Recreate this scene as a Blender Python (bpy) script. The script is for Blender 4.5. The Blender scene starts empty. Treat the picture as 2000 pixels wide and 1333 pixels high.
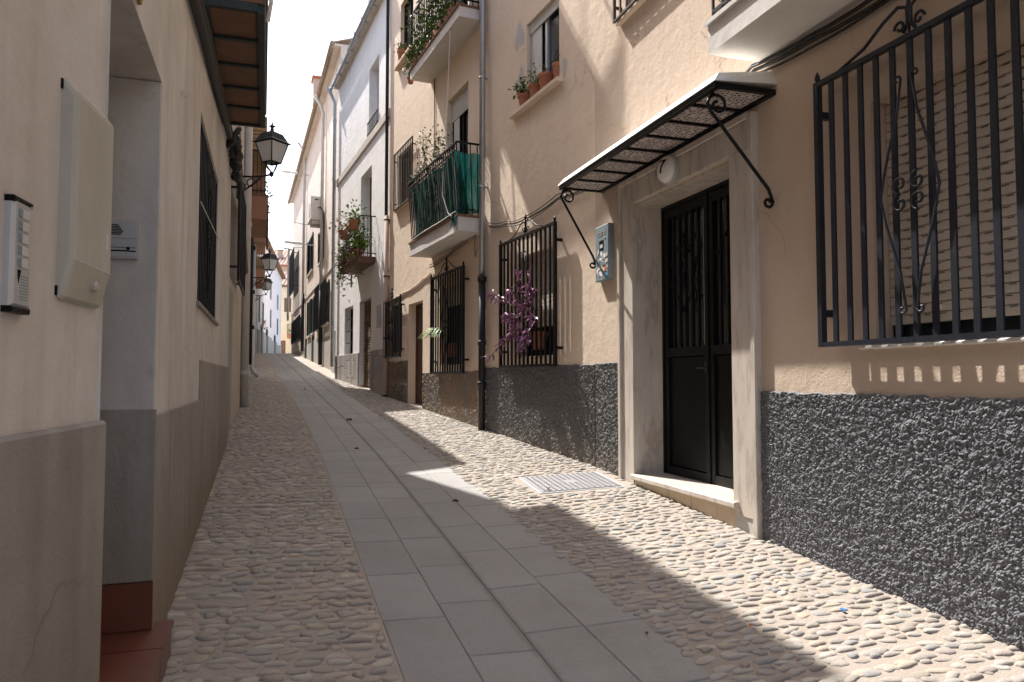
import bpy, math, random
import numpy as np
from mathutils import Vector, Matrix

R = math.radians
rnd = random.Random(7)
nrg = np.random.default_rng(11)
scene = bpy.context.scene
COL = scene.collection

# ------------------------------------------------------------------ camera, sky, sun, exposure
cam = bpy.data.cameras.new('camera')
cam.lens = 26.1
cam.sensor_width = 36.0
cam.clip_end = 600
cam.clip_start = 0.05
cam_o = bpy.data.objects.new('camera', cam)
cam_o.location = (0, 0, 1.31)
cam_o.rotation_euler = (R(90 + 2.82), 0, R(-17.67))
COL.objects.link(cam_o)
scene.camera = cam_o

SUN_AZ, SUN_EL = 20.0, 53.0          # azimuth to the left of +Y, elevation
world = bpy.data.worlds.new('World')
scene.world = world
world.use_nodes = True
wn = world.node_tree
bg = wn.nodes['Background']
sky = wn.nodes.new('ShaderNodeTexSky')
sky.sky_type = 'NISHITA'
sky.sun_disc = False
sky.sun_elevation = R(SUN_EL)
sky.sun_rotation = R(-SUN_AZ)
sky.air_density = 1.0
sky.dust_density = 3.5
sky.ozone_density = 1.0
wn.links.new(sky.outputs[0], bg.inputs[0])
bg.inputs[1].default_value = 0.15
sl = bpy.data.lights.new('sun', 'SUN')
sl.energy = 4.4
sl.angle = R(0.55)
sl.color = (1.0, 0.965, 0.92)
sun = bpy.data.objects.new('sun', sl)
dirv = Vector((-math.sin(R(SUN_AZ)) * math.cos(R(SUN_EL)), math.cos(R(SUN_AZ)) * math.cos(R(SUN_EL)), math.sin(R(SUN_EL))))
sun.rotation_euler = dirv.to_track_quat('Z', 'Y').to_euler()
sun.location = (-4, 12, 30)
COL.objects.link(sun)
scene.view_settings.view_transform = 'Standard'
scene.view_settings.look = 'None'
scene.view_settings.gamma = 1.0
scene.view_settings.use_curve_mapping = False
scene.view_settings.exposure = 1.27
scene.render.engine = 'CYCLES'
scene.cycles.max_bounces = 10
scene.cycles.diffuse_bounces = 6

# ------------------------------------------------------------------ materials
def nmat(name, col=(.5, .5, .5), rough=.8, metal=0.0, spec=.3):
    m = bpy.data.materials.new(name)
    m.use_nodes = True
    b = m.node_tree.nodes['Principled BSDF']
    b.inputs['Base Color'].default_value = (*col, 1)
    b.inputs['Roughness'].default_value = rough
    b.inputs['Metallic'].default_value = metal
    b.inputs['Specular IOR Level'].default_value = spec
    return m, m.node_tree, b

def nd(nt, t, **kw):
    n = nt.nodes.new(t)
    for k, v in kw.items():
        if k.startswith('i_'):
            n.inputs[k[2:].replace('_', ' ')].default_value = v
        else:
            setattr(n, k, v)
    return n

def coords(nt, scale=(1, 1, 1), kind='Object'):
    tc = nd(nt, 'ShaderNodeTexCoord')
    mp = nd(nt, 'ShaderNodeMapping')
    mp.inputs['Scale'].default_value = scale
    nt.links.new(tc.outputs[kind], mp.inputs[0])
    return mp.outputs[0]

def noise(nt, vec, scale, detail=4, rough=.55):
    n = nd(nt, 'ShaderNodeTexNoise')
    n.inputs['Scale'].default_value = scale
    n.inputs['Detail'].default_value = detail
    n.inputs['Roughness'].default_value = rough
    nt.links.new(vec, n.inputs['Vector'])
    return n.outputs['Fac']

def ramp(nt, fac, stops):
    r = nd(nt, 'ShaderNodeValToRGB')
    e = r.color_ramp.elements
    while len(e) < len(stops):
        e.new(0.5)
    for k, (p, c) in enumerate(stops):
        e[k].position = p
        e[k].color = (*c, 1) if len(c) == 3 else c
    nt.links.new(fac, r.inputs[0])
    return r.outputs[0]

def mixc(nt, a, b, fac, mode='MIX'):
    m = nd(nt, 'ShaderNodeMix', data_type='RGBA', blend_type=mode)
    for sock, v in ((m.inputs[0], fac), (m.inputs[6], a), (m.inputs[7], b)):
        if hasattr(v, 'links'):
            nt.links.new(v, sock)
        elif isinstance(v, (int, float)):
            sock.default_value = v
        else:
            sock.default_value = (*v, 1)
    return m.outputs[2]

def fmath(nt, op, a, b=0.0, clamp=False):
    m = nd(nt, 'ShaderNodeMath', operation=op, use_clamp=clamp)
    for k, v in enumerate((a, b)):
        if hasattr(v, 'links'):
            nt.links.new(v, m.inputs[k])
        else:
            m.inputs[k].default_value = v
    return m.outputs[0]

def bump(nt, b, h, dist, strength=1.0, prev=None):
    n = nd(nt, 'ShaderNodeBump')
    n.inputs['Distance'].default_value = dist
    n.inputs['Strength'].default_value = strength
    nt.links.new(h, n.inputs['Height'])
    if prev is not None:
        nt.links.new(prev, n.inputs['Normal'])
    nt.links.new(n.outputs[0], b.inputs['Normal'])
    return n.outputs[0]

def plaster(name, base, stain, amount=.6, fine=.0035, coarse=.012, streak=.35, damp=None, patch=None):
    """rendered and painted wall: blotches, run-off streaks, trowel relief, optional damp foot (z0, z1, colour)"""
    m, nt, b = nmat(name, base, .92, 0, .15)
    v = coords(nt)
    vs = coords(nt, (3.2, 3.2, .28))
    c = mixc(nt, base, stain, fmath(nt, 'MULTIPLY', ramp(nt, noise(nt, v, 1.3, 7, .62), [(.38, (0, 0, 0)), (.72, (1, 1, 1))]), amount))
    st = ramp(nt, noise(nt, vs, 2.2, 5, .6), [(.5, (0, 0, 0)), (.75, (1, 1, 1))])
    c = mixc(nt, c, stain, fmath(nt, 'MULTIPLY', st, streak))
    c = mixc(nt, c, stain, fmath(nt, 'MULTIPLY', ramp(nt, noise(nt, coords(nt, (1, 1, .55)), 4.2, 7, .68), [(.48, (0, 0, 0)), (.66, (1, 1, 1))]), .5 * amount))
    dk = ramp(nt, noise(nt, v, 5.5, 8, .7), [(.30, (1, 1, 1)), (.36, (0, 0, 0))])
    c = mixc(nt, c, tuple(x * .72 for x in stain), fmath(nt, 'MULTIPLY', dk, .35))
    wv = nd(nt, 'ShaderNodeVectorMath', operation='ADD')
    nz_ = nd(nt, 'ShaderNodeTexNoise')
    nz_.inputs['Scale'].default_value = 2.5
    nz_.inputs['Detail'].default_value = 6
    nt.links.new(v, nz_.inputs['Vector'])
    sc_ = nd(nt, 'ShaderNodeVectorMath', operation='SCALE')
    sc_.inputs['Scale'].default_value = .55
    nt.links.new(nz_.outputs['Color'], sc_.inputs[0])
    nt.links.new(v, wv.inputs[0])
    nt.links.new(sc_.outputs[0], wv.inputs[1])
    vc = nd(nt, 'ShaderNodeTexVoronoi', feature='DISTANCE_TO_EDGE')
    vc.inputs['Scale'].default_value = .9
    nt.links.new(wv.outputs[0], vc.inputs['Vector'])
    ck = ramp(nt, vc.outputs['Distance'], [(.0, (1, 1, 1)), (.004, (.6, .6, .6)), (.009, (0, 0, 0))])
    ck = fmath(nt, 'MULTIPLY', ck, ramp(nt, noise(nt, v, .8, 3), [(.50, (0, 0, 0)), (.60, (1, 1, 1))]))
    c = mixc(nt, c, tuple(x * .5 for x in stain), fmath(nt, 'MULTIPLY', ck, .5))
    if patch:
        pf = ramp(nt, noise(nt, v, .7, 6, .6), [(.60, (0, 0, 0)), (.66, (1, 1, 1))])
        c = mixc(nt, c, patch, fmath(nt, 'MULTIPLY', pf, .6))
    if damp:
        z0, z1, dc = damp
        sx = nd(nt, 'ShaderNodeSeparateXYZ')
        nt.links.new(v, sx.inputs[0])
        mr = nd(nt, 'ShaderNodeMapRange', clamp=True)
        mr.inputs[1].default_value = z0
        mr.inputs[2].default_value = z1
        mr.inputs[3].default_value = 1
        mr.inputs[4].default_value = 0
        nt.links.new(fmath(nt, 'ADD', sx.outputs[2], fmath(nt, 'MULTIPLY', fmath(nt, 'SUBTRACT', noise(nt, vs, 3, 5), .5), .5)), mr.inputs[0])
        c = mixc(nt, c, dc, fmath(nt, 'MULTIPLY', mr.outputs[0], .8))
    nt.links.new(c, b.inputs['Base Color'])
    p = bump(nt, b, noise(nt, v, 7, 6, .6), coarse)
    p = bump(nt, b, noise(nt, v, 95, 4, .6), fine, 1, p)
    return m

def simple(name, col, rough=.6, metal=0, spec=.3, var=.15, scale=14, bmp=.0015, bscale=60):
    m, nt, b = nmat(name, col, rough, metal, spec)
    v = coords(nt)
    n = noise(nt, v, scale, 5)
    c = mixc(nt, tuple(x * (1 - var) for x in col), tuple(min(1, x * (1 + var)) for x in col), n)
    nt.links.new(c, b.inputs['Base Color'])
    if bmp:
        bump(nt, b, noise(nt, v, bscale, 3), bmp)
    return m

def pieces(name, cols, rough=.75, spec=.3, bmp=.003, bscale=40, spots=.25):
    """colour differs from piece to piece (object random plus island random)"""
    m, nt, b = nmat(name, cols[0], rough, 0, spec)
    oi = nd(nt, 'ShaderNodeObjectInfo')
    ge = nd(nt, 'ShaderNodeNewGeometry')
    f = fmath(nt, 'FRACT', fmath(nt, 'ADD', oi.outputs['Random'], ge.outputs['Random Per Island']))
    c = ramp(nt, f, [(k / max(1, len(cols) - 1), cc) for k, cc in enumerate(cols)])
    v = coords(nt, kind='Object')
    gp = nd(nt, 'ShaderNodeNewGeometry').outputs['Position']
    n = noise(nt, gp, 45, 5, .65)
    c = mixc(nt, c, (.16, .13, .11), fmath(nt, 'MULTIPLY', ramp(nt, n, [(.5, (0, 0, 0)), (.8, (1, 1, 1))]), spots))
    nt.links.new(c, b.inputs['Base Color'])
    bump(nt, b, noise(nt, gp, bscale * 2, 4), bmp)
    return m

MT = {}
MT['left_plaster'] = plaster('cream plaster', (.62, .60, .57), (.43, .375, .315), .8, .0012, .007, .8, patch=(.50, .49, .47))
MT['left_plinth'] = plaster('grey render plinth', (.335, .315, .285), (.215, .197, .17), .75, .0022, .008, .85, damp=(.35, .95, (.24, .19, .13)))
MT['jamb'] = plaster('grey white jamb', (.57, .555, .53), (.38, .36, .34), .75, .0012, .006, .4)
MT['peach'] = plaster('peach plaster', (.62, .50, .395), (.55, .425, .32), .5, .003, .010, .35)
MT['peach2'] = plaster('peach plaster far', (.77, .63, .495), (.67, .525, .40), .5, .003, .009, .35)  # same plaster as peach, colour raised to offset the weaker light on this wing
MT['white'] = plaster('whitewash', (.84, .825, .80), (.70, .66, .63), .5, .003, .012, .3)
MT['cream'] = plaster('cream weathered plaster', (.66, .58, .51), (.50, .43, .37), .7, .003, .012, .5, damp=(1.0, 3.2, (.40, .37, .33)))
MT['cream2'] = plaster('left far plaster', (.62, .56, .49), (.46, .40, .34), .6, .003, .012, .5)
MT['d_plinth'] = plaster('stained grey plinth', (.47, .45, .42), (.34, .31, .27), .8, .003, .010, .7, damp=(1.2, 2.6, (.33, .29, .22)))
MT['far_white'] = plaster('far whitewash', (.80, .80, .82), (.70, .70, .72), .4, .002, .006, .2)
MT['far_grey'] = plaster('far grey plinth', (.38, .38, .35), (.30, .29, .27), .5, .002, .006, .2)
MT['yellow'] = plaster('yellow plaster', (.72, .62, .43), (.60, .49, .34), .5, .002, .006, .2)
MT['pinkwall'] = plaster('pink plaster', (.62, .48, .40), (.50, .38, .32), .5, .002, .006, .2)
MT['bal_white'] = plaster('balcony white', (.70, .67, .63), (.54, .50, .46), .5, .002, .006, .3)
MT['repair'] = plaster('bare repair mortar', (.52, .50, .48), (.44, .42, .40), .5, .003, .006, .2)
MT['black_metal'] = simple('black iron', (.007, .007, .008), .45, .1, .25, .4, 30, .0012, 90)
MT['navy_metal'] = simple('blue black iron', (.020, .023, .033), .40, .3, .5, .5, 22, .0012, 80)
MT['rust'] = simple('rusty iron', (.06, .045, .035), .7, .2, .3, .5)
MT['green_metal'] = simple('dark green iron', (.022, .032, .030), .5, .2, .4, .4)
MT['zinc'] = simple('zinc pipe', (.40, .42, .44), .38, .7, .5, .2, 8, .0006, 20)
MT['cast_iron'] = simple('cast iron pipe', (.028, .027, .028), .5, .4, .4, .4, 20, .001)
MT['pvc'] = simple('grey white pipe', (.56, .54, .51), .55, 0, .4, .2, 6)
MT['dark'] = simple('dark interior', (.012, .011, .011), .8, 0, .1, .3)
MT['glass'] = simple('window glass', (.03, .033, .036), .06, 0, .6, .2, 3, 0)
MT['blind'] = simple('roller shutter beige', (.58, .50, .41), .6, 0, .3, .12, 8, .001)
MT['blind_grey'] = simple('roller shutter grey', (.55, .53, .50), .6, 0, .3, .12, 8, .001)
MT['alu'] = simple('aluminium', (.46, .47, .48), .42, .25, .5, .12, 9, .0005)
MT['cab'] = plaster('meter cabinet plastic', (.45, .435, .375), (.31, .29, .235), .75, .0006, .001, .5)
MT['white_trim'] = simple('white painted trim', (.78, .77, .74), .55, 0, .3, .08, 8)
MT['wood'] = simple('brown boards', (.155, .085, .052), .7, 0, .25, .35, 9, .002, 30)
MT['door_brown'] = simple('brown door', (.075, .028, .018), .45, 0, .4, .3, 9)
MT['terracotta'] = simple('terracotta', (.42, .17, .095), .8, 0, .2, .25, 12, .002)
MT['orange_fascia'] = simple('orange fascia', (.34, .185, .125), .8, 0, .2, .2, 5)
MT['ochre'] = simple('ochre underside', (.40, .27, .14), .8, 0, .2, .3, 7)
MT['roof_tile'] = pieces('roof tile', [(.30, .19, .13), (.38, .25, .18), (.26, .19, .15), (.42, .31, .24)], .85, .2)
MT['red_tile'] = simple('red glazed tile', (.15, .048, .027), .34, 0, .5, .35, 7, .0006, 30)
MT['grout'] = simple('pale grout', (.42, .34, .27), .9)
MT['beige_tile'] = simple('beige tile', (.56, .45, .32), .5, 0, .4, .15, 6)
MT['stained_gutter'] = simple('stained gutter', (.27, .215, .155), .75, 0, .2, .4, 3)
MT['coping_tile'] = simple('brown coping tile', (.20, .115, .075), .8, 0, .2, .3)
MT['cover_lid'] = simple('worn cover metal', (.25, .24, .245), .6, .1, .4, .2)
MT['cable'] = simple('black cable', (.03, .028, .028), .6)
MT['cable_pale'] = simple('grey cable', (.16, .14, .12), .7)
MT['cable_peach'] = simple('painted cable', (.50, .36, .26), .8)
MT['rope'] = simple('white cord', (.62, .58, .52), .8)
MT['lamp_white'] = simple('opal glass', (.72, .70, .66), .25, 0, .5, .04, 4, 0)
MT['ink'] = simple('black paint', (.004, .004, .004), .35, 0, .15)
MT['boxgrey'] = simple('blue grey box', (.19, .245, .26), .5, 0, .35, .25, 6)
MT['brass'] = simple('brass', (.55, .38, .16), .3, .9, .5, .2)
MT['ivy'] = simple('leaf green', (.075, .13, .022), .55, 0, .3, .5, 9, 0)
MT['ivy_pale'] = simple('leaf pale green', (.13, .20, .025), .6, 0, .15, .4, 9, 0)
MT['purple'] = simple('purple leaf', (.17, .065, .125), .45, 0, .25, .5, 12, 0)
MT['purple2'] = simple('pale purple leaf', (.34, .16, .27), .42, 0, .4, .4, 12, 0)
MT['stem'] = simple('stem', (.10, .055, .05), .7)
MT['flower'] = simple('salmon flower', (.60, .24, .13), .6)
MT['shutter_green'] = simple('dark green shutter', (.035, .048, .040), .6, 0, .3, .3)
MT['ac'] = simple('air conditioner casing', (.64, .61, .54), .5, 0, .35, .1, 5)
MT['lantern_glass'] = simple('frosted lantern glass', (.62, .63, .62), .3, 0, .5, .05, 6, 0)
MT['dry_leaf'] = simple('dry leaf', (.14, .065, .03), .8)
MT['blue'] = simple('blue plastic', (.05, .20, .55), .5)
MT['paper'] = simple('white paper', (.75, .73, .70), .7)
MT['orange'] = simple('orange sticker', (.60, .17, .05), .6)
MT['cyan'] = simple('blue sticker', (.08, .30, .48), .6)
MT['dadostone'] = pieces('grey cladding stone', [(.34, .31, .29), (.27, .245, .23), (.40, .36, .33), (.31, .27, .24)], .85, .2, .006, 22)
MT['blind_brown'] = pieces('cane blind', [(.145, .09, .048), (.19, .125, .07), (.11, .07, .04)], .8, .2)
MT['brick'] = pieces('dentil brick', [(.36, .15, .09), (.42, .19, .12), (.30, .13, .08)], .85, .2)
MT['bead'] = simple('pale bead', (.62, .52, .38), .6)

PEBC = [(.33, .285, .26), (.41, .355, .315), (.29, .275, .275), (.44, .36, .29), (.36, .30, .28), (.47, .425, .385), (.31, .26, .225), (.40, .35, .33)]
MT['pebble'] = pieces('dusty river pebble', [(c[0] * .85, c[1] * .875, c[2] * .84) for c in PEBC], .8, .2, .003, 50, .3)
MT['pebble_dark'] = pieces('grimy river pebble', [(c[0] * .90, c[1] * .90, c[2] * .79) for c in PEBC], .66, .35, .002, 60, .3)

def mat_mortar(name, k):
    m, nt, b = nmat(name, (.40, .335, .275), .95, 0, .1)
    gp = nd(nt, 'ShaderNodeNewGeometry').outputs['Position']
    mp = nd(nt, 'ShaderNodeMapping')
    mp.inputs['Scale'].default_value = (9, 16, 9)
    nt.links.new(gp, mp.inputs[0])
    vo = nd(nt, 'ShaderNodeTexVoronoi')
    vo.inputs['Scale'].default_value = 1.0
    nt.links.new(mp.outputs[0], vo.inputs['Vector'])
    c = mixc(nt, (.42 * k, .365 * k, .315 * k), (.33 * k, .27 * k, .215 * k), noise(nt, gp, 3, 6, .65))
    c = mixc(nt, c, (.47 * k, .42 * k, .365 * k), fmath(nt, 'MULTIPLY', noise(nt, gp, 60, 3), .4))
    nt.links.new(c, b.inputs['Base Color'])
    h = fmath(nt, 'SUBTRACT', 1.0, vo.outputs['Distance'])
    p = bump(nt, b, noise(nt, gp, 70, 5, .65), .006)
    return m
MT['mortar'] = mat_mortar('pale pebble mortar', .78)
MT['mortar_dark'] = mat_mortar('grimy pebble mortar', .88)

def mat_slab():
    m, nt, b = nmat('granite slab', (.2, .2, .19), .78, 0, .3)
    gp = nd(nt, 'ShaderNodeNewGeometry').outputs['Position']
    oi = nd(nt, 'ShaderNodeObjectInfo')
    c = ramp(nt, oi.outputs['Random'], [(0, (.262, .253, .238)), (.5, (.28, .27, .254)), (1, (.30, .29, .273))])
    c = mixc(nt, c, (.19, .178, .16), fmath(nt, 'MULTIPLY', ramp(nt, noise(nt, gp, 1.6, 8, .7), [(.42, (0, 0, 0)), (.72, (1, 1, 1))]), .6))
    c = mixc(nt, c, (.38, .37, .35), fmath(nt, 'MULTIPLY', ramp(nt, noise(nt, gp, .9, 8, .72), [(.54, (0, 0, 0)), (.72, (1, 1, 1))]), .35))
    sp = noise(nt, gp, 210, 2, .7)
    c = mixc(nt, c, (.13, .125, .12), fmath(nt, 'MULTIPLY', ramp(nt, sp, [(.52, (0, 0, 0)), (.66, (1, 1, 1))]), .45))
    c = mixc(nt, c, (.42, .41, .39), fmath(nt, 'MULTIPLY', ramp(nt, sp, [(.34, (1, 1, 1)), (.45, (0, 0, 0))]), .35))
    dk = ramp(nt, noise(nt, gp, 17, 3, .6), [(.73, (0, 0, 0)), (.77, (1, 1, 1))])
    c = mixc(nt, c, (.09, .085, .08), fmath(nt, 'MULTIPLY', dk, .35))
    at = nd(nt, 'ShaderNodeAttribute', attribute_type='OBJECT', attribute_name='gutter')
    sx = nd(nt, 'ShaderNodeSeparateXYZ')
    nt.links.new(nd(nt, 'ShaderNodeTexCoord').outputs['Object'], sx.inputs[0])
    ed = fmath(nt, 'ADD', fmath(nt, 'MULTIPLY', sx.outputs[0], at.outputs['Fac']), fmath(nt, 'MULTIPLY', fmath(nt, 'SUBTRACT', noise(nt, gp, 9, 5), .5), .12))
    gf = ramp(nt, ed, [(.40, (0, 0, 0)), (.50, (1, 1, 1))])
    c = mixc(nt, c, (.13, .122, .11), fmath(nt, 'MULTIPLY', gf, .55))  # centre gutter band: stain plus the shading of its hollow, put into the colour
    nt.links.new(c, b.inputs['Base Color'])
    bump(nt, b, sp, .0012)
    return m
MT['slab'] = mat_slab()
MT['joint'] = simple('dirty joint', (.225, .215, .195), .95, 0, .1, .3, 9, .003)

def mat_dado(name, a, bcol, brown=None, s0=0, s1=1):
    m, nt, b = nmat(name, a, .8, 0, .35)
    v = coords(nt)
    c = mixc(nt, a, bcol, ramp(nt, noise(nt, v, 75, 3, .6), [(.42, (0, 0, 0)), (.68, (1, 1, 1))]))
    if brown:
        c = mixc(nt, c, brown, fmath(nt, 'MULTIPLY', ramp(nt, noise(nt, v, 1.1, 6, .65), [(.38, (0, 0, 0)), (.58, (1, 1, 1))]), .85))
    sx = nd(nt, 'ShaderNodeSeparateXYZ')
    nt.links.new(v, sx.inputs[0])
    mr = nd(nt, 'ShaderNodeMapRange', clamp=True)
    mr.inputs[1].default_value = s0
    mr.inputs[2].default_value = s1
    mr.inputs[3].default_value = 1
    mr.inputs[4].default_value = 0
    nt.links.new(fmath(nt, 'ADD', sx.outputs[2], fmath(nt, 'MULTIPLY', noise(nt, v, 6, 5), .2)), mr.inputs[0])
    c = mixc(nt, c, (.22, .185, .145), fmath(nt, 'MULTIPLY', mr.outputs[0], .55))
    nt.links.new(c, b.inputs['Base Color'])
    bump(nt, b, noise(nt, v, 140, 3), .003)
    return m
MT['dado_near'] = mat_dado('charcoal pebbledash', (.108, .108, .115), (.215, .215, .227), None, .1, .35)
MT['dado_mid'] = mat_dado('worn charcoal pebbledash', (.072, .070, .069), (.19, .184, .18), None, .55, .85)
MT['dado_far'] = mat_dado('brown worn pebbledash', (.085, .075, .068), (.24, .21, .185), (.235, .165, .11), .8, 1.25)

def mat_marble(name='marble'):
    m, nt, b = nmat(name, (.6, .55, .5), .38, 0, .4)
    v = coords(nt, (1, 1, .55))
    d = noise(nt, v, 2.6, 6, .6)
    tc = nd(nt, 'ShaderNodeTexCoord')
    mp = nd(nt, 'ShaderNodeMapping')
    mp.inputs['Rotation'].default_value = (0, R(32), 0)
    mp.inputs['Scale'].default_value = (7.5, 5, 1.3)
    nt.links.new(tc.outputs['Object'], mp.inputs[0])
    st = noise(nt, mp.outputs[0], 1.6, 9, .62)
    c = mixc(nt, (.60, .535, .465), (.48, .42, .36), d)
    c = mixc(nt, c, (.33, .285, .245), fmath(nt, 'MULTIPLY', ramp(nt, st, [(.52, (0, 0, 0)), (.60, (1, 1, 1)), (.66, (.1, .1, .1))]), .7))
    c = mixc(nt, c, (.66, .60, .53), fmath(nt, 'MULTIPLY', ramp(nt, st, [(.36, (1, 1, 1)), (.46, (0, 0, 0))]), .5))
    c = mixc(nt, c, (.40, .24, .13), fmath(nt, 'MULTIPLY', ramp(nt, noise(nt, v, 1.1, 4), [(.62, (0, 0, 0)), (.78, (1, 1, 1))]), .3))
    nt.links.new(c, b.inputs['Base Color'])
    return m
MT['marble'] = mat_marble()

def mat_lace():
    m, nt, b = nmat('lace panel', (.4, .36, .33), .7, 0, .2)
    v = coords(nt)
    vo = nd(nt, 'ShaderNodeTexVoronoi', feature='DISTANCE_TO_EDGE')
    vo.inputs['Scale'].default_value = 34
    vo.inputs['Randomness'].default_value = .35
    nt.links.new(v, vo.inputs['Vector'])
    c1 = ramp(nt, vo.outputs['Distance'], [(.0, (.60, .53, .50)), (.13, (.55, .48, .45)), (.20, (.07, .06, .06)), (.5, (.06, .05, .05))])
    vo2 = nd(nt, 'ShaderNodeTexVoronoi', feature='F1')
    vo2.inputs['Scale'].default_value = 34
    vo2.inputs['Randomness'].default_value = .35
    nt.links.new(v, vo2.inputs['Vector'])
    c2 = ramp(nt, vo2.outputs['Distance'], [(.0, (.50, .44, .41)), (.17, (.46, .40, .38)), (.22, (0, 0, 0)), (1, (0, 0, 0))])
    nt.links.new(mixc(nt, c1, c2, 1.0, 'LIGHTEN'), b.inputs['Base Color'])
    return m
MT['lace'] = mat_lace()

def mat_net():
    m, nt, b = nmat('green shade net', (.012, .10, .085), .75, 0, .2)
    v = coords(nt, (1, 1, .25))
    c = mixc(nt, (.003, .030, .028), (.010, .095, .080), ramp(nt, noise(nt, v, 13, 4, .6), [(.35, (0, 0, 0)), (.7, (1, 1, 1))]))
    nt.links.new(c, b.inputs['Base Color'])
    b.inputs['Subsurface Weight'].default_value = 0.0
    tr = nd(nt, 'ShaderNodeBsdfTranslucent')
    nt.links.new(c, tr.inputs[0])
    mx = nd(nt, 'ShaderNodeMixShader')
    mx.inputs[0].default_value = .5
    out = nt.nodes['Material Output']
    nt.links.new(b.outputs[0], mx.inputs[1])
    nt.links.new(tr.outputs[0], mx.inputs[2])
    tp_ = nd(nt, 'ShaderNodeBsdfTransparent')
    m2 = nd(nt, 'ShaderNodeMixShader')
    nt.links.new(ramp(nt, noise(nt, coords(nt, (1, 1, .35)), 9, 5, .6), [(.4, (.03, .03, .03)), (.7, (.20, .20, .20))]), m2.inputs[0])
    nt.links.new(mx.outputs[0], m2.inputs[1])
    nt.links.new(tp_.outputs[0], m2.inputs[2])
    nt.links.new(m2.outputs[0], out.inputs[0])
    return m
MT['net'] = mat_net()

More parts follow.
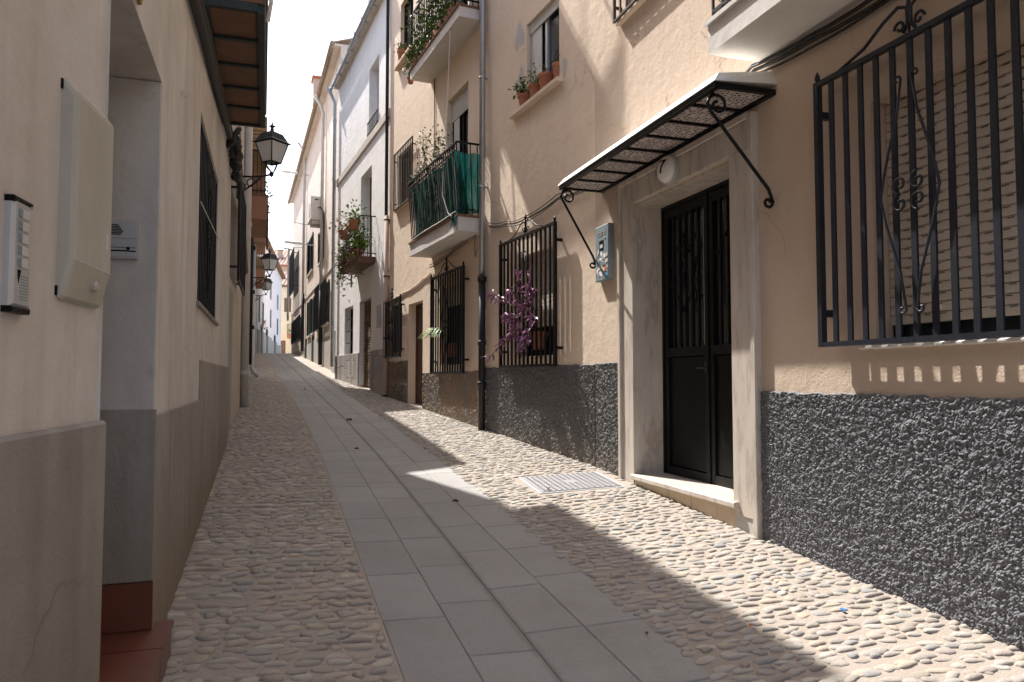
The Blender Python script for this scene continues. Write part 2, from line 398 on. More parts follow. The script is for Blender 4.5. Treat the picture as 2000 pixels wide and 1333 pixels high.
# ------------------------------------------------------------------ mesh builder
class MB:
    def __init__(s):
        s.v, s.f = [], []
    def add(s, vs, fs):
        o = len(s.v)
        s.v += [tuple(p) for p in vs]
        s.f += [tuple(i + o for i in f) for f in fs]
        return s
    def box(s, x0, x1, y0, y1, z0, z1):
        x0, x1 = sorted((x0, x1)); y0, y1 = sorted((y0, y1)); z0, z1 = sorted((z0, z1))
        return s.add([(x0, y0, z0), (x1, y0, z0), (x1, y1, z0), (x0, y1, z0), (x0, y0, z1), (x1, y0, z1), (x1, y1, z1), (x0, y1, z1)],
                     [(3, 2, 1, 0), (4, 5, 6, 7), (0, 1, 5, 4), (1, 2, 6, 5), (2, 3, 7, 6), (3, 0, 4, 7)])
    def bbox(s, x0, x1, y0, y1, z0, z1, b=.006):
        """box with all edges along the outer (+y) face chamfered"""
        x0, x1 = sorted((x0, x1)); y0, y1 = sorted((y0, y1)); z0, z1 = sorted((z0, z1))
        b = min(b, (x1 - x0) / 3, (z1 - z0) / 3, (y1 - y0) / 2)
        q = lambda y, k: [(x0 + k, y, z0 + k), (x1 - k, y, z0 + k), (x1 - k, y, z1 - k), (x0 + k, y, z1 - k)]
        vs = q(y0, 0) + q(y1 - b, 0) + q(y1, b)
        fs = [(0, 1, 2, 3), (11, 10, 9, 8)]
        for r in (0, 4):
            for k in range(4):
                a, c = r + k, r + (k + 1) % 4
                fs.append((c, a, a + 4, c + 4))
        return s.add(vs, fs)
    def bar(s, p, q, w, h=None, up=(0, 0, 1)):
        h = h or w
        p, q = Vector(p), Vector(q)
        d = (q - p).normalized()
        u = Vector(up)
        if abs(d.dot(u)) > .95:
            u = Vector((0, 1, 0))
        a = d.cross(u).normalized() * w / 2
        c = a.cross(d).normalized() * h / 2
        vs = []
        for e in (p, q):
            vs += [e - a - c, e + a - c, e + a + c, e - a + c]
        return s.add(vs, [(3, 2, 1, 0), (4, 5, 6, 7), (0, 1, 5, 4), (1, 2, 6, 5), (2, 3, 7, 6), (3, 0, 4, 7)])
    def tube(s, pts, r, n=6, r2=None, cap=True):
        pts = [Vector(p) for p in pts]
        o = len(s.v)
        ref = None
        m = len(pts)
        for i, p in enumerate(pts):
            d = (pts[min(i + 1, m - 1)] - pts[max(i - 1, 0)])
            d = d.normalized() if d.length > 1e-9 else Vector((0, 0, 1))
            if ref is None:
                ref = Vector((0, 0, 1)) if abs(d.z) < .9 else Vector((1, 0, 0))
            a = d.cross(ref)
            a = a.normalized() if a.length > 1e-6 else d.orthogonal().normalized()
            b = a.cross(d).normalized()
            ref = b
            rr = r if r2 is None else r + (r2 - r) * i / max(1, m - 1)
            for k in range(n):
                t = 2 * math.pi * k / n
                s.v.append(tuple(p + a * math.cos(t) * rr + b * math.sin(t) * rr))
        for i in range(m - 1):
            for k in range(n):
                k2 = (k + 1) % n
                s.f.append((o + i * n + k, o + i * n + k2, o + (i + 1) * n + k2, o + (i + 1) * n + k))
        if cap:
            s.f.append(tuple(o + k for k in range(n))[::-1])
            s.f.append(tuple(o + (m - 1) * n + k for k in range(n)))
        return s
    def lathe(s, prof, c=(0, 0, 0), n=14, axis='z', sx=1, sy=1):
        """prof = [(r, h)...]"""
        o = len(s.v)
        for r, h in prof:
            for k in range(n):
                t = 2 * math.pi * k / n
                a, b = r * math.cos(t) * sx, r * math.sin(t) * sy
                if axis == 'z':
                    s.v.append((c[0] + a, c[1] + b, c[2] + h))
                else:
                    s.v.append((c[0] + a, c[1] + h, c[2] + b))
        for i in range(len(prof) - 1):
            for k in range(n):
                k2 = (k + 1) % n
                s.f.append((o + i * n + k, o + i * n + k2, o + (i + 1) * n + k2, o + (i + 1) * n + k))
        s.f.append(tuple(o + k for k in range(n))[::-1])
        s.f.append(tuple(o + (len(prof) - 1) * n + k for k in range(n)))
        return s
    def leaf(s, p, d, L, w, up=(0, 0, 1), fold=.25, droop=.2):
        p, d = Vector(p), Vector(d).normalized()
        a = d.cross(Vector(up))
        a = a.normalized() if a.length > 1e-4 else Vector((1, 0, 0))
        u = a.cross(d).normalized()
        m1 = p + d * L * .38 + u * L * .04
        m2 = p + d * L * .72 - u * L * droop * .4
        t = p + d * L - u * L * droop
        e = u * w * fold
        vs = [p, m1 + a * w / 2 + e, m1, m1 - a * w / 2 + e, m2 + a * w * .38 + e, m2, m2 - a * w * .38 + e, t]
        return s.add(vs, [(0, 1, 2), (0, 2, 3), (1, 4, 5, 2), (2, 5, 6, 3), (4, 7, 5), (5, 7, 6)])
    def build(s, name, mat, parent=None, loc=None, smooth=False, flip=False, mesh=None):
        me = bpy.data.meshes.new(name)
        v = [(-a, b, c) for a, b, c in s.v] if flip else s.v
        f = [t[::-1] for t in s.f] if flip else s.f
        me.from_pydata(v, [], f)
        me.materials.append(MT[mat] if isinstance(mat, str) else mat)
        if smooth:
            me.shade_smooth()
        me.update()
        return link(name, me, parent, loc)

def link(name, me, parent=None, loc=None):
    o = bpy.data.objects.new(name, me)
    COL.objects.link(o)
    if parent is not None:
        o.parent = parent
    if loc is not None:
        o.location = loc
    return o

def tag(o, label, cat, group=None, kind=None):
    o['label'] = label
    o['category'] = cat
    if group:
        o['group'] = group
    if kind:
        o['kind'] = kind
    return o

# ------------------------------------------------------------------ wall frames: s runs up the street along the wall, out = towards the street, z = height
class Wall:
    def __init__(w, P, ang, side):
        w.P, w.a, w.side = P, R(ang), side
        w.flip = side == 'L'
        w.rot = (R(90) if side == 'R' else R(-90)) + w.a
        w.d = (-math.sin(w.a), math.cos(w.a))
        w.n = (-w.d[1], w.d[0]) if side == 'R' else (w.d[1], -w.d[0])
    def pt(w, s, out=0, z=0):
        return Vector((w.P[0] + w.d[0] * s + w.n[0] * out, w.P[1] + w.d[1] * s + w.n[1] * out, z))
RA = Wall((2.9, 0), 0, 'R')
RB = Wall((2.9, 6.47), 6, 'R')
RC = Wall((2.07, 14.38), 5.4, 'R')
RD = Wall((1.75, 22.5), 2.4, 'R')
L1 = Wall((-.422, 2.2), -6, 'L')
L2 = Wall((-.435, 3.16), .6, 'L')
L3 = Wall((-.53, 8.6), 0, 'L')
L4 = Wall((-.50, 12.7), 1.0, 'L')
F1 = Wall((-.95, 41), -3.9, 'L')

def thing(name, label, cat, wall, s, z, out=0, group=None):
    o = bpy.data.objects.new(name, None)
    o.empty_display_size = .1
    COL.objects.link(o)
    o.location = wall.pt(s, out, z)
    o.rotation_euler = (0, 0, wall.rot)
    tag(o, label, cat, group)
    o['_f'] = wall.flip
    return o

def thing_at(name, label, cat, loc, rz=0, group=None):
    o = bpy.data.objects.new(name, None)
    o.empty_display_size = .1
    COL.objects.link(o)
    o.location = loc
    o.rotation_euler = (0, 0, rz)
    tag(o, label, cat, group)
    o['_f'] = False
    return o

def part(mb, name, mat, root, smooth=False, label=None):
    top = root
    while top.parent:
        top = top.parent
    o = mb.build(name, mat, root, smooth=smooth, flip=bool(top.get('_f')))
    if label:
        o['label'] = label
    return o

def dup(o, parent, x=0, y=0, z=0):
    c = o.copy()
    COL.objects.link(c)
    c.parent = parent
    c.location = (x, y, z)
    return c

def copy_tree(o, parent=None):
    c = o.copy()
    COL.objects.link(c)
    c.parent = parent
    for ch in list(o.children):
        copy_tree(ch, c)
    return c

# ------------------------------------------------------------------ ground shape
_BY = [-60, 0, 8, 10.6, 17.65, 27.3, 39.7, 60, 200]
_BL = [.48, .48, .47, .43, .25, -.13, -.65, -.3, 4]
_RY = [-60, 0, 6, 8, 11.7, 16.1, 25, 38.6, 60, 200]
_RR = [1.62, 1.62, 1.64, 1.63, 1.55, 1.38, 1.2, .85, 1.2, 6]
def band_l(y):
    return float(np.interp(y, _BY, _BL))
def band_r(y):
    return float(np.interp(y, _RY, _RR))
_HY = [-60, 0, 30, 38, 42, 46, 52, 80, 300]
_HZ = [-3.8, 0, 1.89, 2.40, 2.62, 2.72, 2.72, 2.5, 2.5]
def base_z(y):
    return float(np.interp(y, _HY, _HZ))
def gz(x, y):
    z = base_z(y)
    bl, br = band_l(y), band_r(y)
    if x < bl:
        z += min(.05, .05 * (bl - x))
    elif x > br:
        z += min(.07, .05 * (x - br))
    else:
        u = (x - bl) / (br - bl)
        z -= .014 * (1 - abs(2 * u - 1))
    return z
CT, ST = math.cos(R(17.67)), math.sin(R(17.67))
def cam_px(x, y, z):
    """rough picture position, used only to choose which cobbles are individual objects"""
    zc = x * ST + y * CT
    if zc < .3:
        return None
    return 1000 + 1450 * (x * CT - y * ST) / zc, 738 - 1450 * (z - 1.31) / zc, zc

# ground sheet under everything
mb = MB()
ys = [-60, -20, -5, 0, 5, 10, 20, 30, 38, 42, 46, 52, 65, 80, 140, 300]
xs = [-200, -30, -6, -1.5, 1, 3.5, 8, 30, 200]
for y in ys:
    for x in xs:
        mb.v.append((x, y, base_z(y) - .09))
for j in range(len(ys) - 1):
    for i in range(len(xs) - 1):
        a = j * len(xs) + i
        mb.f.append((a, a + 1, a + 1 + len(xs), a + len(xs)))
g = mb.build('ground', 'mortar')
tag(g, 'bare earth and mortar ground beneath the lane and houses', 'ground', kind='structure')

def strip(name, mat, xl, xr, ys, nx, dz=0):
    mb = MB()
    for y in ys:
        for i in range(nx + 1):
            x = xl(y) + (xr(y) - xl(y)) * i / nx
            mb.v.append((x, y, gz(x, y) + dz))
    for j in range(len(ys) - 1):
        for i in range(nx):
            a = j * (nx + 1) + i
            mb.f.append((a, a + 1, a + 2 + nx, a + 1 + nx))
    return mb.build(name, mat, smooth=True)
YS = [-5, -2, 0] + [0.5 * k for k in range(1, 100)] + [52, 56, 60, 66, 75]
left_pave = strip('cobbled_pavement', 'mortar_dark', lambda y: -1.4 - max(0, y - 14) * .02, lambda y: band_l(y) + .0, YS, 6)
tag(left_pave, 'shaded strip of river cobbles along the foot of the cream left houses', 'pavement', 'cobbled strips of the lane', 'structure')
right_pave = strip('cobbled_pavement', 'mortar', lambda y: band_r(y), lambda y: 3.6, YS, 8)
tag(right_pave, 'sunlit strip of river cobbles below the charcoal pebbledash wall', 'pavement', 'cobbled strips of the lane', 'structure')
road = strip('stone_roadway', 'joint', band_l, band_r, YS, 4, -.005)
tag(road, 'grey granite slab roadway climbing the middle of the lane', 'roadway', None, 'structure')

# granite slabs: four columns, staggered joints, every slab an object
sl_mb = MB()
k = .012
sl_mb.v = [(-.5, -.5, -.03), (.5, -.5, -.03), (.5, .5, -.03), (-.5, .5, -.03), (-.5, -.5, -.004), (.5, -.5, -.004), (.5, .5, -.004), (-.5, .5, -.004),
           (-.5 + k, -.5 + k, 0), (.5 - k, -.5 + k, 0), (.5 - k, .5 - k, 0), (-.5 + k, .5 - k, 0)]
sl_mb.f = [(8, 9, 10, 11)]
for r in (0, 4):
    for q in range(4):
        a, c = r + q, r + (q + 1) % 4
        sl_mb.f.append((a, c, c + 4, a + 4))
first = None
slab_me = None
for col in range(4):
    y = 1.6 - rnd.random() * .5
    while y < 44:
        L = rnd.choice((.52, .58, .6, .64, .7)) * (1 if y < 25 else 1.6)
        ym = y + L / 2
        bl, br = band_l(ym), band_r(ym)
        w = (br - bl) / 4
        x = bl + w * (col + .5)
        gap = .0018
        inner = .0025 if col in (1, 2) else 0
        x += (-inner / 2 if col == 1 else inner / 2 if col == 2 else 0)
        if slab_me is None:
            o = sl_mb.build('paving_slab', 'slab', road)
            slab_me = o.data
        else:
            o = link('paving_slab', slab_me, road)
        dxy = ((band_l(ym + .3) + band_r(ym + .3)) - (band_l(ym - .3) + band_r(ym - .3))) / 2 / .6
        slope = (base_z(ym + .2) - base_z(ym - .2)) / .4
        tilt = (.028 if col < 2 else -.028) / (br - bl)
        o.location = (x, ym, gz(x, ym) + .001 + rnd.uniform(-.0012, .0012))
        o['gutter'] = float((0, 1, -1, 0)[col])
        o.scale = (w - gap - inner, L - gap, 1)
        o.rotation_euler = (math.atan(slope) + rnd.uniform(-.0015, .0015), tilt, -math.atan(dxy))
        y += L

# river cobbles: rows across the lane, long axis across
N = 11
def pebble_arrays(seed):
    g = np.random.default_rng(seed)
    v = []
    ph = g.uniform(0, 6.28, 3)
    for r, z in ((1.02, -.6), (1.0, .10), (.84, .66), (.46, .93)):
        for k in range(N):
            t = 2 * math.pi * k / N
            rr = r * (1 + .12 * math.sin(2 * t + ph[0]) + .11 * math.sin(3 * t + ph[1]) + .05 * math.sin(5 * t + ph[2]))
            c, s = math.cos(t), math.sin(t)
            v.append((rr * math.copysign(abs(c) ** .85, c), rr * math.copysign(abs(s) ** .85, s), z))
    v.append((g.uniform(-.1, .1), g.uniform(-.1, .1), 1.02))
    f = []
    for i in range(3):
        for k in range(N):
            k2 = (k + 1) % N
            f.append((i * N + k, i * N + k2, (i + 1) * N + k2, (i + 1) * N + k))
    for k in range(N):
        f.append((3 * N + k, 3 * N + (k + 1) % N, 4 * N))
    return np.array(v), f
PEB = [pebble_arrays(s) for s in range(12)]
def pebble_meshes(mat):
    out = []
    for v, f in PEB:
        me = bpy.data.meshes.new('cobblestone')
        me.from_pydata(v.tolist(), [], f)
        me.materials.append(MT[mat])
        me.shade_smooth()
        out.append(me)
    return out

COVER = (2.04, 2.80, 5.62, 6.30)     # utility cover x0 x1 y0 y1: no cobbles there
def cobbles(pave, xl, xr, ymin, ymax, length, depth, mat):
    items = []
    peb_me = pebble_meshes(mat)
    y = ymin
    row = 0
    while y < ymax:
        far = 1 if y < 14 else 1.25
        dy = depth * far * rnd.uniform(.85, 1.2)
        x = xl(y) - rnd.uniform(0, .06)
        wob = rnd.uniform(0, 6.28)
        while x < xr(y):
            L = length * far * rnd.choice((.55, .75, .9, 1, 1, 1.15, 1.4))
            xx = x + L / 2
            yy = y + .016 * math.sin(xx * 5 + wob) + rnd.uniform(-.011, .011)
            x += L + rnd.uniform(.003, .013)
            room = xr(y) - (xx - L / 2)
            if room < .03:
                continue
            if L > room or room - L < .03:
                L = room
                xx = xr(y) - L / 2
            if COVER[0] - .05 < xx < COVER[1] + .05 and COVER[2] - .03 < yy < COVER[3] + .03:
                continue
            b = dy * rnd.uniform(.37, .49)
            h = rnd.uniform(.0055, .0125) * (1.35 if mat == 'pebble_dark' else 1.05)
            items.append((xx, yy, L * rnd.uniform(.44, .5), b, h, rnd.gauss(0, .17), rnd.gauss(0, .04), rnd.gauss(0, .05)))
        y += dy
        row += 1
    seen, rest = [], []
    for it in items:
        p = cam_px(it[0], it[1], gz(it[0], it[1]))
        if p and -20 < p[0] < 2020 and p[1] < 1360:
            seen.append((p[2] ** 2 / (it[2] * it[3]), it))
        else:
            rest.append(it)
    seen.sort(key=lambda t: t[0])
    near = [t[1] for t in seen[:298]]
    rest += [t[1] for t in seen[298:]]
    for it in near:
        o = link('cobblestone', rnd.choice(peb_me), pave)
        o.location = (it[0], it[1], gz(it[0], it[1]))
        o.scale = it[2:5]
        o.rotation_euler = (it[6] + .063, it[7], it[5])
    vs, fs = [], []
    n = 0
    for it in rest:
        v, f = PEB[rnd.randrange(12)]
        c, s = math.cos(it[5]), math.sin(it[5])
        X, Y, Z = v[:, 0] * it[2], v[:, 1] * it[3], v[:, 2] * it[4]
        Z = Z + X * -it[7] + Y * (it[6] + .063)
        W = np.stack([it[0] + X * c - Y * s, it[1] + X * s + Y * c, gz(it[0], it[1]) + Z], 1)
        vs.append(W)
        fs += [tuple(i + n for i in t) for t in f]
        n += len(v)
    me = bpy.data.meshes.new('small_cobbles')
    me.from_pydata(np.concatenate(vs).tolist(), [], fs)
    me.materials.append(MT[mat])
    me.shade_smooth()
    o = link('small_cobbles', me, pave)
    o['kind'] = 'stuff'
cobbles(left_pave, lambda y: -.62 if y > 8 else -.5, lambda y: band_l(y) - .012, 1.5, 26, .098, .058, 'pebble_dark')
cobbles(right_pave, lambda y: band_r(y) + .006, lambda y: 2.98 if y < 6.4 else 2.94 - (y - 6.4) * .103, 1.5, 26, .092, .051, 'pebble')

# ------------------------------------------------------------------ walls with openings
def wall_mesh(mbx, s0, s1, z0, z1, holes, back=-.5, top=True, zfun=None):
    """front sheet at out=0 with rectangular openings (s0,s1,z0,z1,depth) and their reveals; closed box behind"""
    xs = sorted({s0, s1, *[h[0] for h in holes], *[h[1] for h in holes]})
    zs = sorted({z0, z1, *[h[2] for h in holes], *[h[3] for h in holes]})
    idx = {}
    def vid(x, z):
        if (x, z) not in idx:
            idx[(x, z)] = len(mbx.v)
            mbx.v.append((x, 0, z))
        return idx[(x, z)]
    for i in range(len(xs) - 1):
        for j in range(len(zs) - 1):
            cx, cz = (xs[i] + xs[i + 1]) / 2, (zs[j] + zs[j + 1]) / 2
            if any(h[0] < cx < h[1] and h[2] < cz < h[3] for h in holes):
                continue
            mbx.f.append((vid(xs[i + 1], zs[j]), vid(xs[i], zs[j]), vid(xs[i], zs[j + 1]), vid(xs[i + 1], zs[j + 1])))
    for a, b, c, d, dep in holes:
        mbx.add([(a, 0, c), (b, 0, c), (b, 0, d), (a, 0, d), (a, -dep, c), (b, -dep, c), (b, -dep, d), (a, -dep, d)],
                [(0, 1, 5, 4), (1, 2, 6, 5), (2, 3, 7, 6), (3, 0, 4, 7)])
    mbx.add([(s0, 0, z0), (s1, 0, z0), (s1, 0, z1), (s0, 0, z1), (s0, back, z0), (s1, back, z0), (s1, back, z1), (s0, back, z1)],
            [(1, 2, 6, 5), (2, 3, 7, 6), (3, 0, 4, 7), (4, 5, 6, 7)])
    return mbx

def rough_panel(s0, s1, z0, z1, step, amp, out=.012, smooth=1, clump=.3):
    """thrown pebbledash: real relief on a fine grid"""
    ns, nz = int((s1 - s0) / step) + 1, int((z1 - z0) / step) + 1
    def sm(a, n):
        for _ in range(n):
            a = (a + np.roll(a, 1, 0) + np.roll(a, -1, 0) + np.roll(a, 1, 1) + np.roll(a, -1, 1)) / 5
        return a / (a.std() + 1e-9)
    h = sm(nrg.normal(size=(nz, ns)), smooth)
    h2 = sm(nrg.normal(size=(nz, ns)), smooth + 5)
    h0 = nrg.normal(size=(nz, ns))
    hh = np.clip((.65 * h0 + .6 * h + clump * h2), -1.6, 2.6) * amp + out
    X, Z = np.meshgrid(np.linspace(s0, s1, ns), np.linspace(z0, z1, nz))
    top = np.linspace(0, 1, nz)[:, None]
    wob = np.interp(np.arange(ns), np.arange(0, ns + 12, 6), nrg.normal(size=len(np.arange(0, ns + 12, 6)))) * .005
    Z = Z + wob[None, :] * (top ** 6)
    hh[-1, :] = -.002
    hh[:, 0] = -.002
    hh[:, -1] = -.002
    m = MB()
    m.v = np.stack([X.ravel(), hh.ravel(), Z.ravel()], 1).tolist()
    i = np.arange(nz - 1)[:, None] * ns + np.arange(ns - 1)[None, :]
    i = i.ravel()
    m.f = np.stack([i + 1, i, i + ns, i + ns + 1], 1).tolist()
    return m

def slat_blind(root, s0, s1, z0, z1, out, pitch, mat, name='slat', gapmat=None):
    """roller blind: each slat an object of its own with shared mesh"""
    n = max(1, int((z1 - z0) / pitch))
    p = (z1 - z0) / n
    w = s1 - s0
    m = MB().bbox(0, w, -.012, .004, .0015, p - .0015, .004)
    o = part(m, name, mat, root)
    sx = -1 if root_flip(root) else 1
    o.location = (sx * s0, out, z0)
    for k in range(1, n):
        dup(o, root, sx * s0, out, z0 + k * p)
    return o

def root_flip(o):
    while o.parent:
        o = o.parent
    return bool(o.get('_f'))

def spiral(cx, cz, r0, a0, turns, y=0, n=22, shrink=.25, hand=1):
    pts = []
    for k in range(n + 1):
        t = k / n
        a = a0 + hand * turns * 2 * math.pi * t
        r = r0 * (1 - (1 - shrink) * t)
        pts.append((cx + r * math.cos(a), y, cz + r * math.sin(a)))
    return pts

# ================================================================== RIGHT SIDE : peach house
house = thing('peach_house', 'peach plastered house with charcoal pebbledash foot on the sunny side', 'house', RA, 0, 0)
hA = [(4.21, 5.68, .25, 2.79, .32), (1.6, 3.02, 1.46, 2.72, .16), (5.0, 5.80, 4.50, 5.6, .16), (2.3, 3.1, 4.4, 6.0, .16)]
m = wall_mesh(MB(), -4, 6.47, -.6, 10.6, hA, back=-6)
part(m, 'wall', 'peach', house)
hb = [(.86, 1.78, 1.55, 2.72, .16), (3.68, 4.72, 1.5, 2.68, .16), (6.95, 7.85, 1.78, 2.66, .14), (5.66, 6.52, .3, 2.59, .16),
      (.74, 1.56, 4.47, 5.42, .10), (3.52, 4.45, 3.35, 5.5, .14), (6.3, 7.3, 4.5, 5.45, .12), (6.35, 7.2, 7.15, 8.3, .12), (3.5, 4.5, 6.2, 8.2, .14)]
house_b = thing('peach_house', 'upper wing of the peach house with netted balcony and drainpipe', 'house', RB, 0, 0)
m = wall_mesh(MB(), -.0, 8.0, -.3, 10.6, hb, back=-6)
part(m, 'wall', 'peach2', house_b)
# dados
part(rough_panel(1.7, 3.955, -.1, 1.225, .0072, .0042, .015), 'pebbledash_dado', 'dado_near', house, smooth=False)
part(rough_panel(-4.0, 1.7, -.5, 1.225, .022, .005, .015), 'pebbledash_dado', 'dado_near', house)
part(rough_panel(5.93, 6.47, .1, 1.45, .012, .004, .014), 'pebbledash_dado', 'dado_mid', house)
part(rough_panel(-.0, 2.86, .25, 1.44, .012, .004, .014), 'pebbledash_dado', 'dado_mid', house_b)
part(rough_panel(2.86, 5.64, .4, 1.40, .017, .004, .014), 'pebbledash_dado', 'dado_far', house_b)
part(rough_panel(6.54, 7.98, .6, 1.62, .02, .0045, .014), 'pebbledash_dado', 'dado_far', house_b)
# eaves
m = MB().box(-4, 6.5, -.2, .28, 10.6, 10.72)
part(m, 'eave', 'bal_white', house)
m = MB().box(0, 8.0, -.2, .28, 10.6, 10.72)
part(m, 'eave', 'bal_white', house_b)

def window(root, s0, s1, z0, z1, dep, kind='glass', frame='dark', pane='glass', fw=.045, mull=1, blind=None, blindmat='blind_grey', pitch=.045):
    """window part with frame, panes and a roller blind (each slat a sub-part)"""
    fm = MB()
    y0, y1 = -dep + .005, -dep + .05
    fm.box(s0, s0 + fw, y0, y1, z0, z1).box(s1 - fw, s1, y0, y1, z0, z1)
    fm.box(s0 + fw, s1 - fw, y0, y1, z0, z0 + fw).box(s0 + fw, s1 - fw, y0, y1, z1 - fw, z1)
    for k in range(1, mull + 1):
        x = s0 + (s1 - s0) * k / (mull + 1)
        fm.box(x - fw / 2, x + fw / 2, y0, y1, z0 + fw, z1 - fw)
    w = part(fm, 'window', frame, root)
    for k in range(mull + 1):
        a = s0 + (s1 - s0) * k / (mull + 1)
        b = s0 + (s1 - s0) * (k + 1) / (mull + 1)
        part(MB().box(a, b, -dep + .012, -dep + .022, z0, z1), 'pane', pane, w)
    if blind:
        slat_blind(w, s0 + .002, s1 - .002, z0 + (z1 - z0) * (1 - blind), z1 - .002, -dep + .066, pitch, blindmat)
    return w

def sill(root, s0, s1, z, out=.06, th=.04, mat='marble', dep=.14):
    part(MB().bbox(s0, s1, -dep, out, z - th, z, .006), 'window_sill', mat, root)

# near window with its beige roller shutter
window(house, 1.6, 3.02, 1.46, 2.72, .16, frame='dark', blind=.91, blindmat='blind', pitch=.0475)
sm_ = MB()
zz0, zz1 = 1.46 + 1.26 * .09, 2.718
nsl = int((zz1 - zz0) / .0475)
for k in range(nsl):
    for q in range(15):
        a_ = 1.63 + q * .088 + (.02 if k % 2 else 0)
        sm_.box(a_, a_ + .034, -.0895, -.0885, zz0 + (k + .80) * (zz1 - zz0) / nsl, zz0 + (k + .80) * (zz1 - zz0) / nsl + .0042)
o = part(sm_, 'shutter_slots', 'dark', house)
o['kind'] = 'stuff'
sill(house, 1.50, 3.12, 1.475, .026, .02, 'bal_white')
window(house, 5.0, 5.80, 4.50, 5.6, .16, frame='wood')
sill(house, 4.9, 5.9, 4.5, .05, .05, 'peach')
window(house, 2.3, 3.1, 4.4, 6.0, .16, frame='wood')
window(house_b, .86, 1.78, 1.55, 2.72, .16, pane='dark', blind=.72, blindmat='blind', pitch=.05)
sill(house_b, .80, 1.84, 1.55, .03, .04, 'peach2')
window(house_b, 3.68, 4.72, 1.5, 2.68, .16, pane='dark', blind=.25, blindmat='blind', pitch=.05)
window(house_b, 6.95, 7.85, 1.78, 2.66, .14)
w = window(house_b, .74, 1.56, 4.47, 5.42, .10, frame='alu', blind=.13, blindmat='blind_grey', pitch=.03)
part(MB().box(1.26, 1.52, -.055, -.045, 4.5, 5.3), 'curtain', 'blind_grey', w)
sill(house_b, .66, 1.94, 4.465, .07, .05, 'peach2')
window(house_b, 3.52, 4.45, 3.35, 5.5, .14, blind=.15, blindmat='blind_grey')
part(MB().box(4.12, 4.36, -.088, -.08, 3.4, 5.2), 'curtain', 'blind_grey', house_b)
window(house_b, 6.3, 7.3, 4.5, 5.45, .12)
sill(house_b, 6.2, 7.4, 4.44, .05, .05, 'peach2')
window(house_b, 6.35, 7.2, 7.15, 8.3, .12)
sill(house_b, 6.2, 7.35, 7.14, .09, .05, 'peach2')
window(house_b, 3.5, 4.5, 6.2, 8.2, .14)
# repair patches beside the pot window
for (a, b, r1, r2) in ((1.72, 4.83, .10, .13), (1.76, 5.36, .13, .15), (.62, 4.56, .05, .10)):
    pm = MB()
    pts = []
    for k in range(16):
        t = 2 * math.pi * k / 16
        rr = 1 + .25 * math.sin(3 * t + a * 9) + .1 * math.sin(5 * t)
        pts.append((a + r1 * rr * math.cos(t), .0025, b + r2 * rr * math.sin(t)))
    pm.add(pts, [tuple(range(16))[::-1]])
    part(pm, 'mortar_patch', 'repair', house_b)

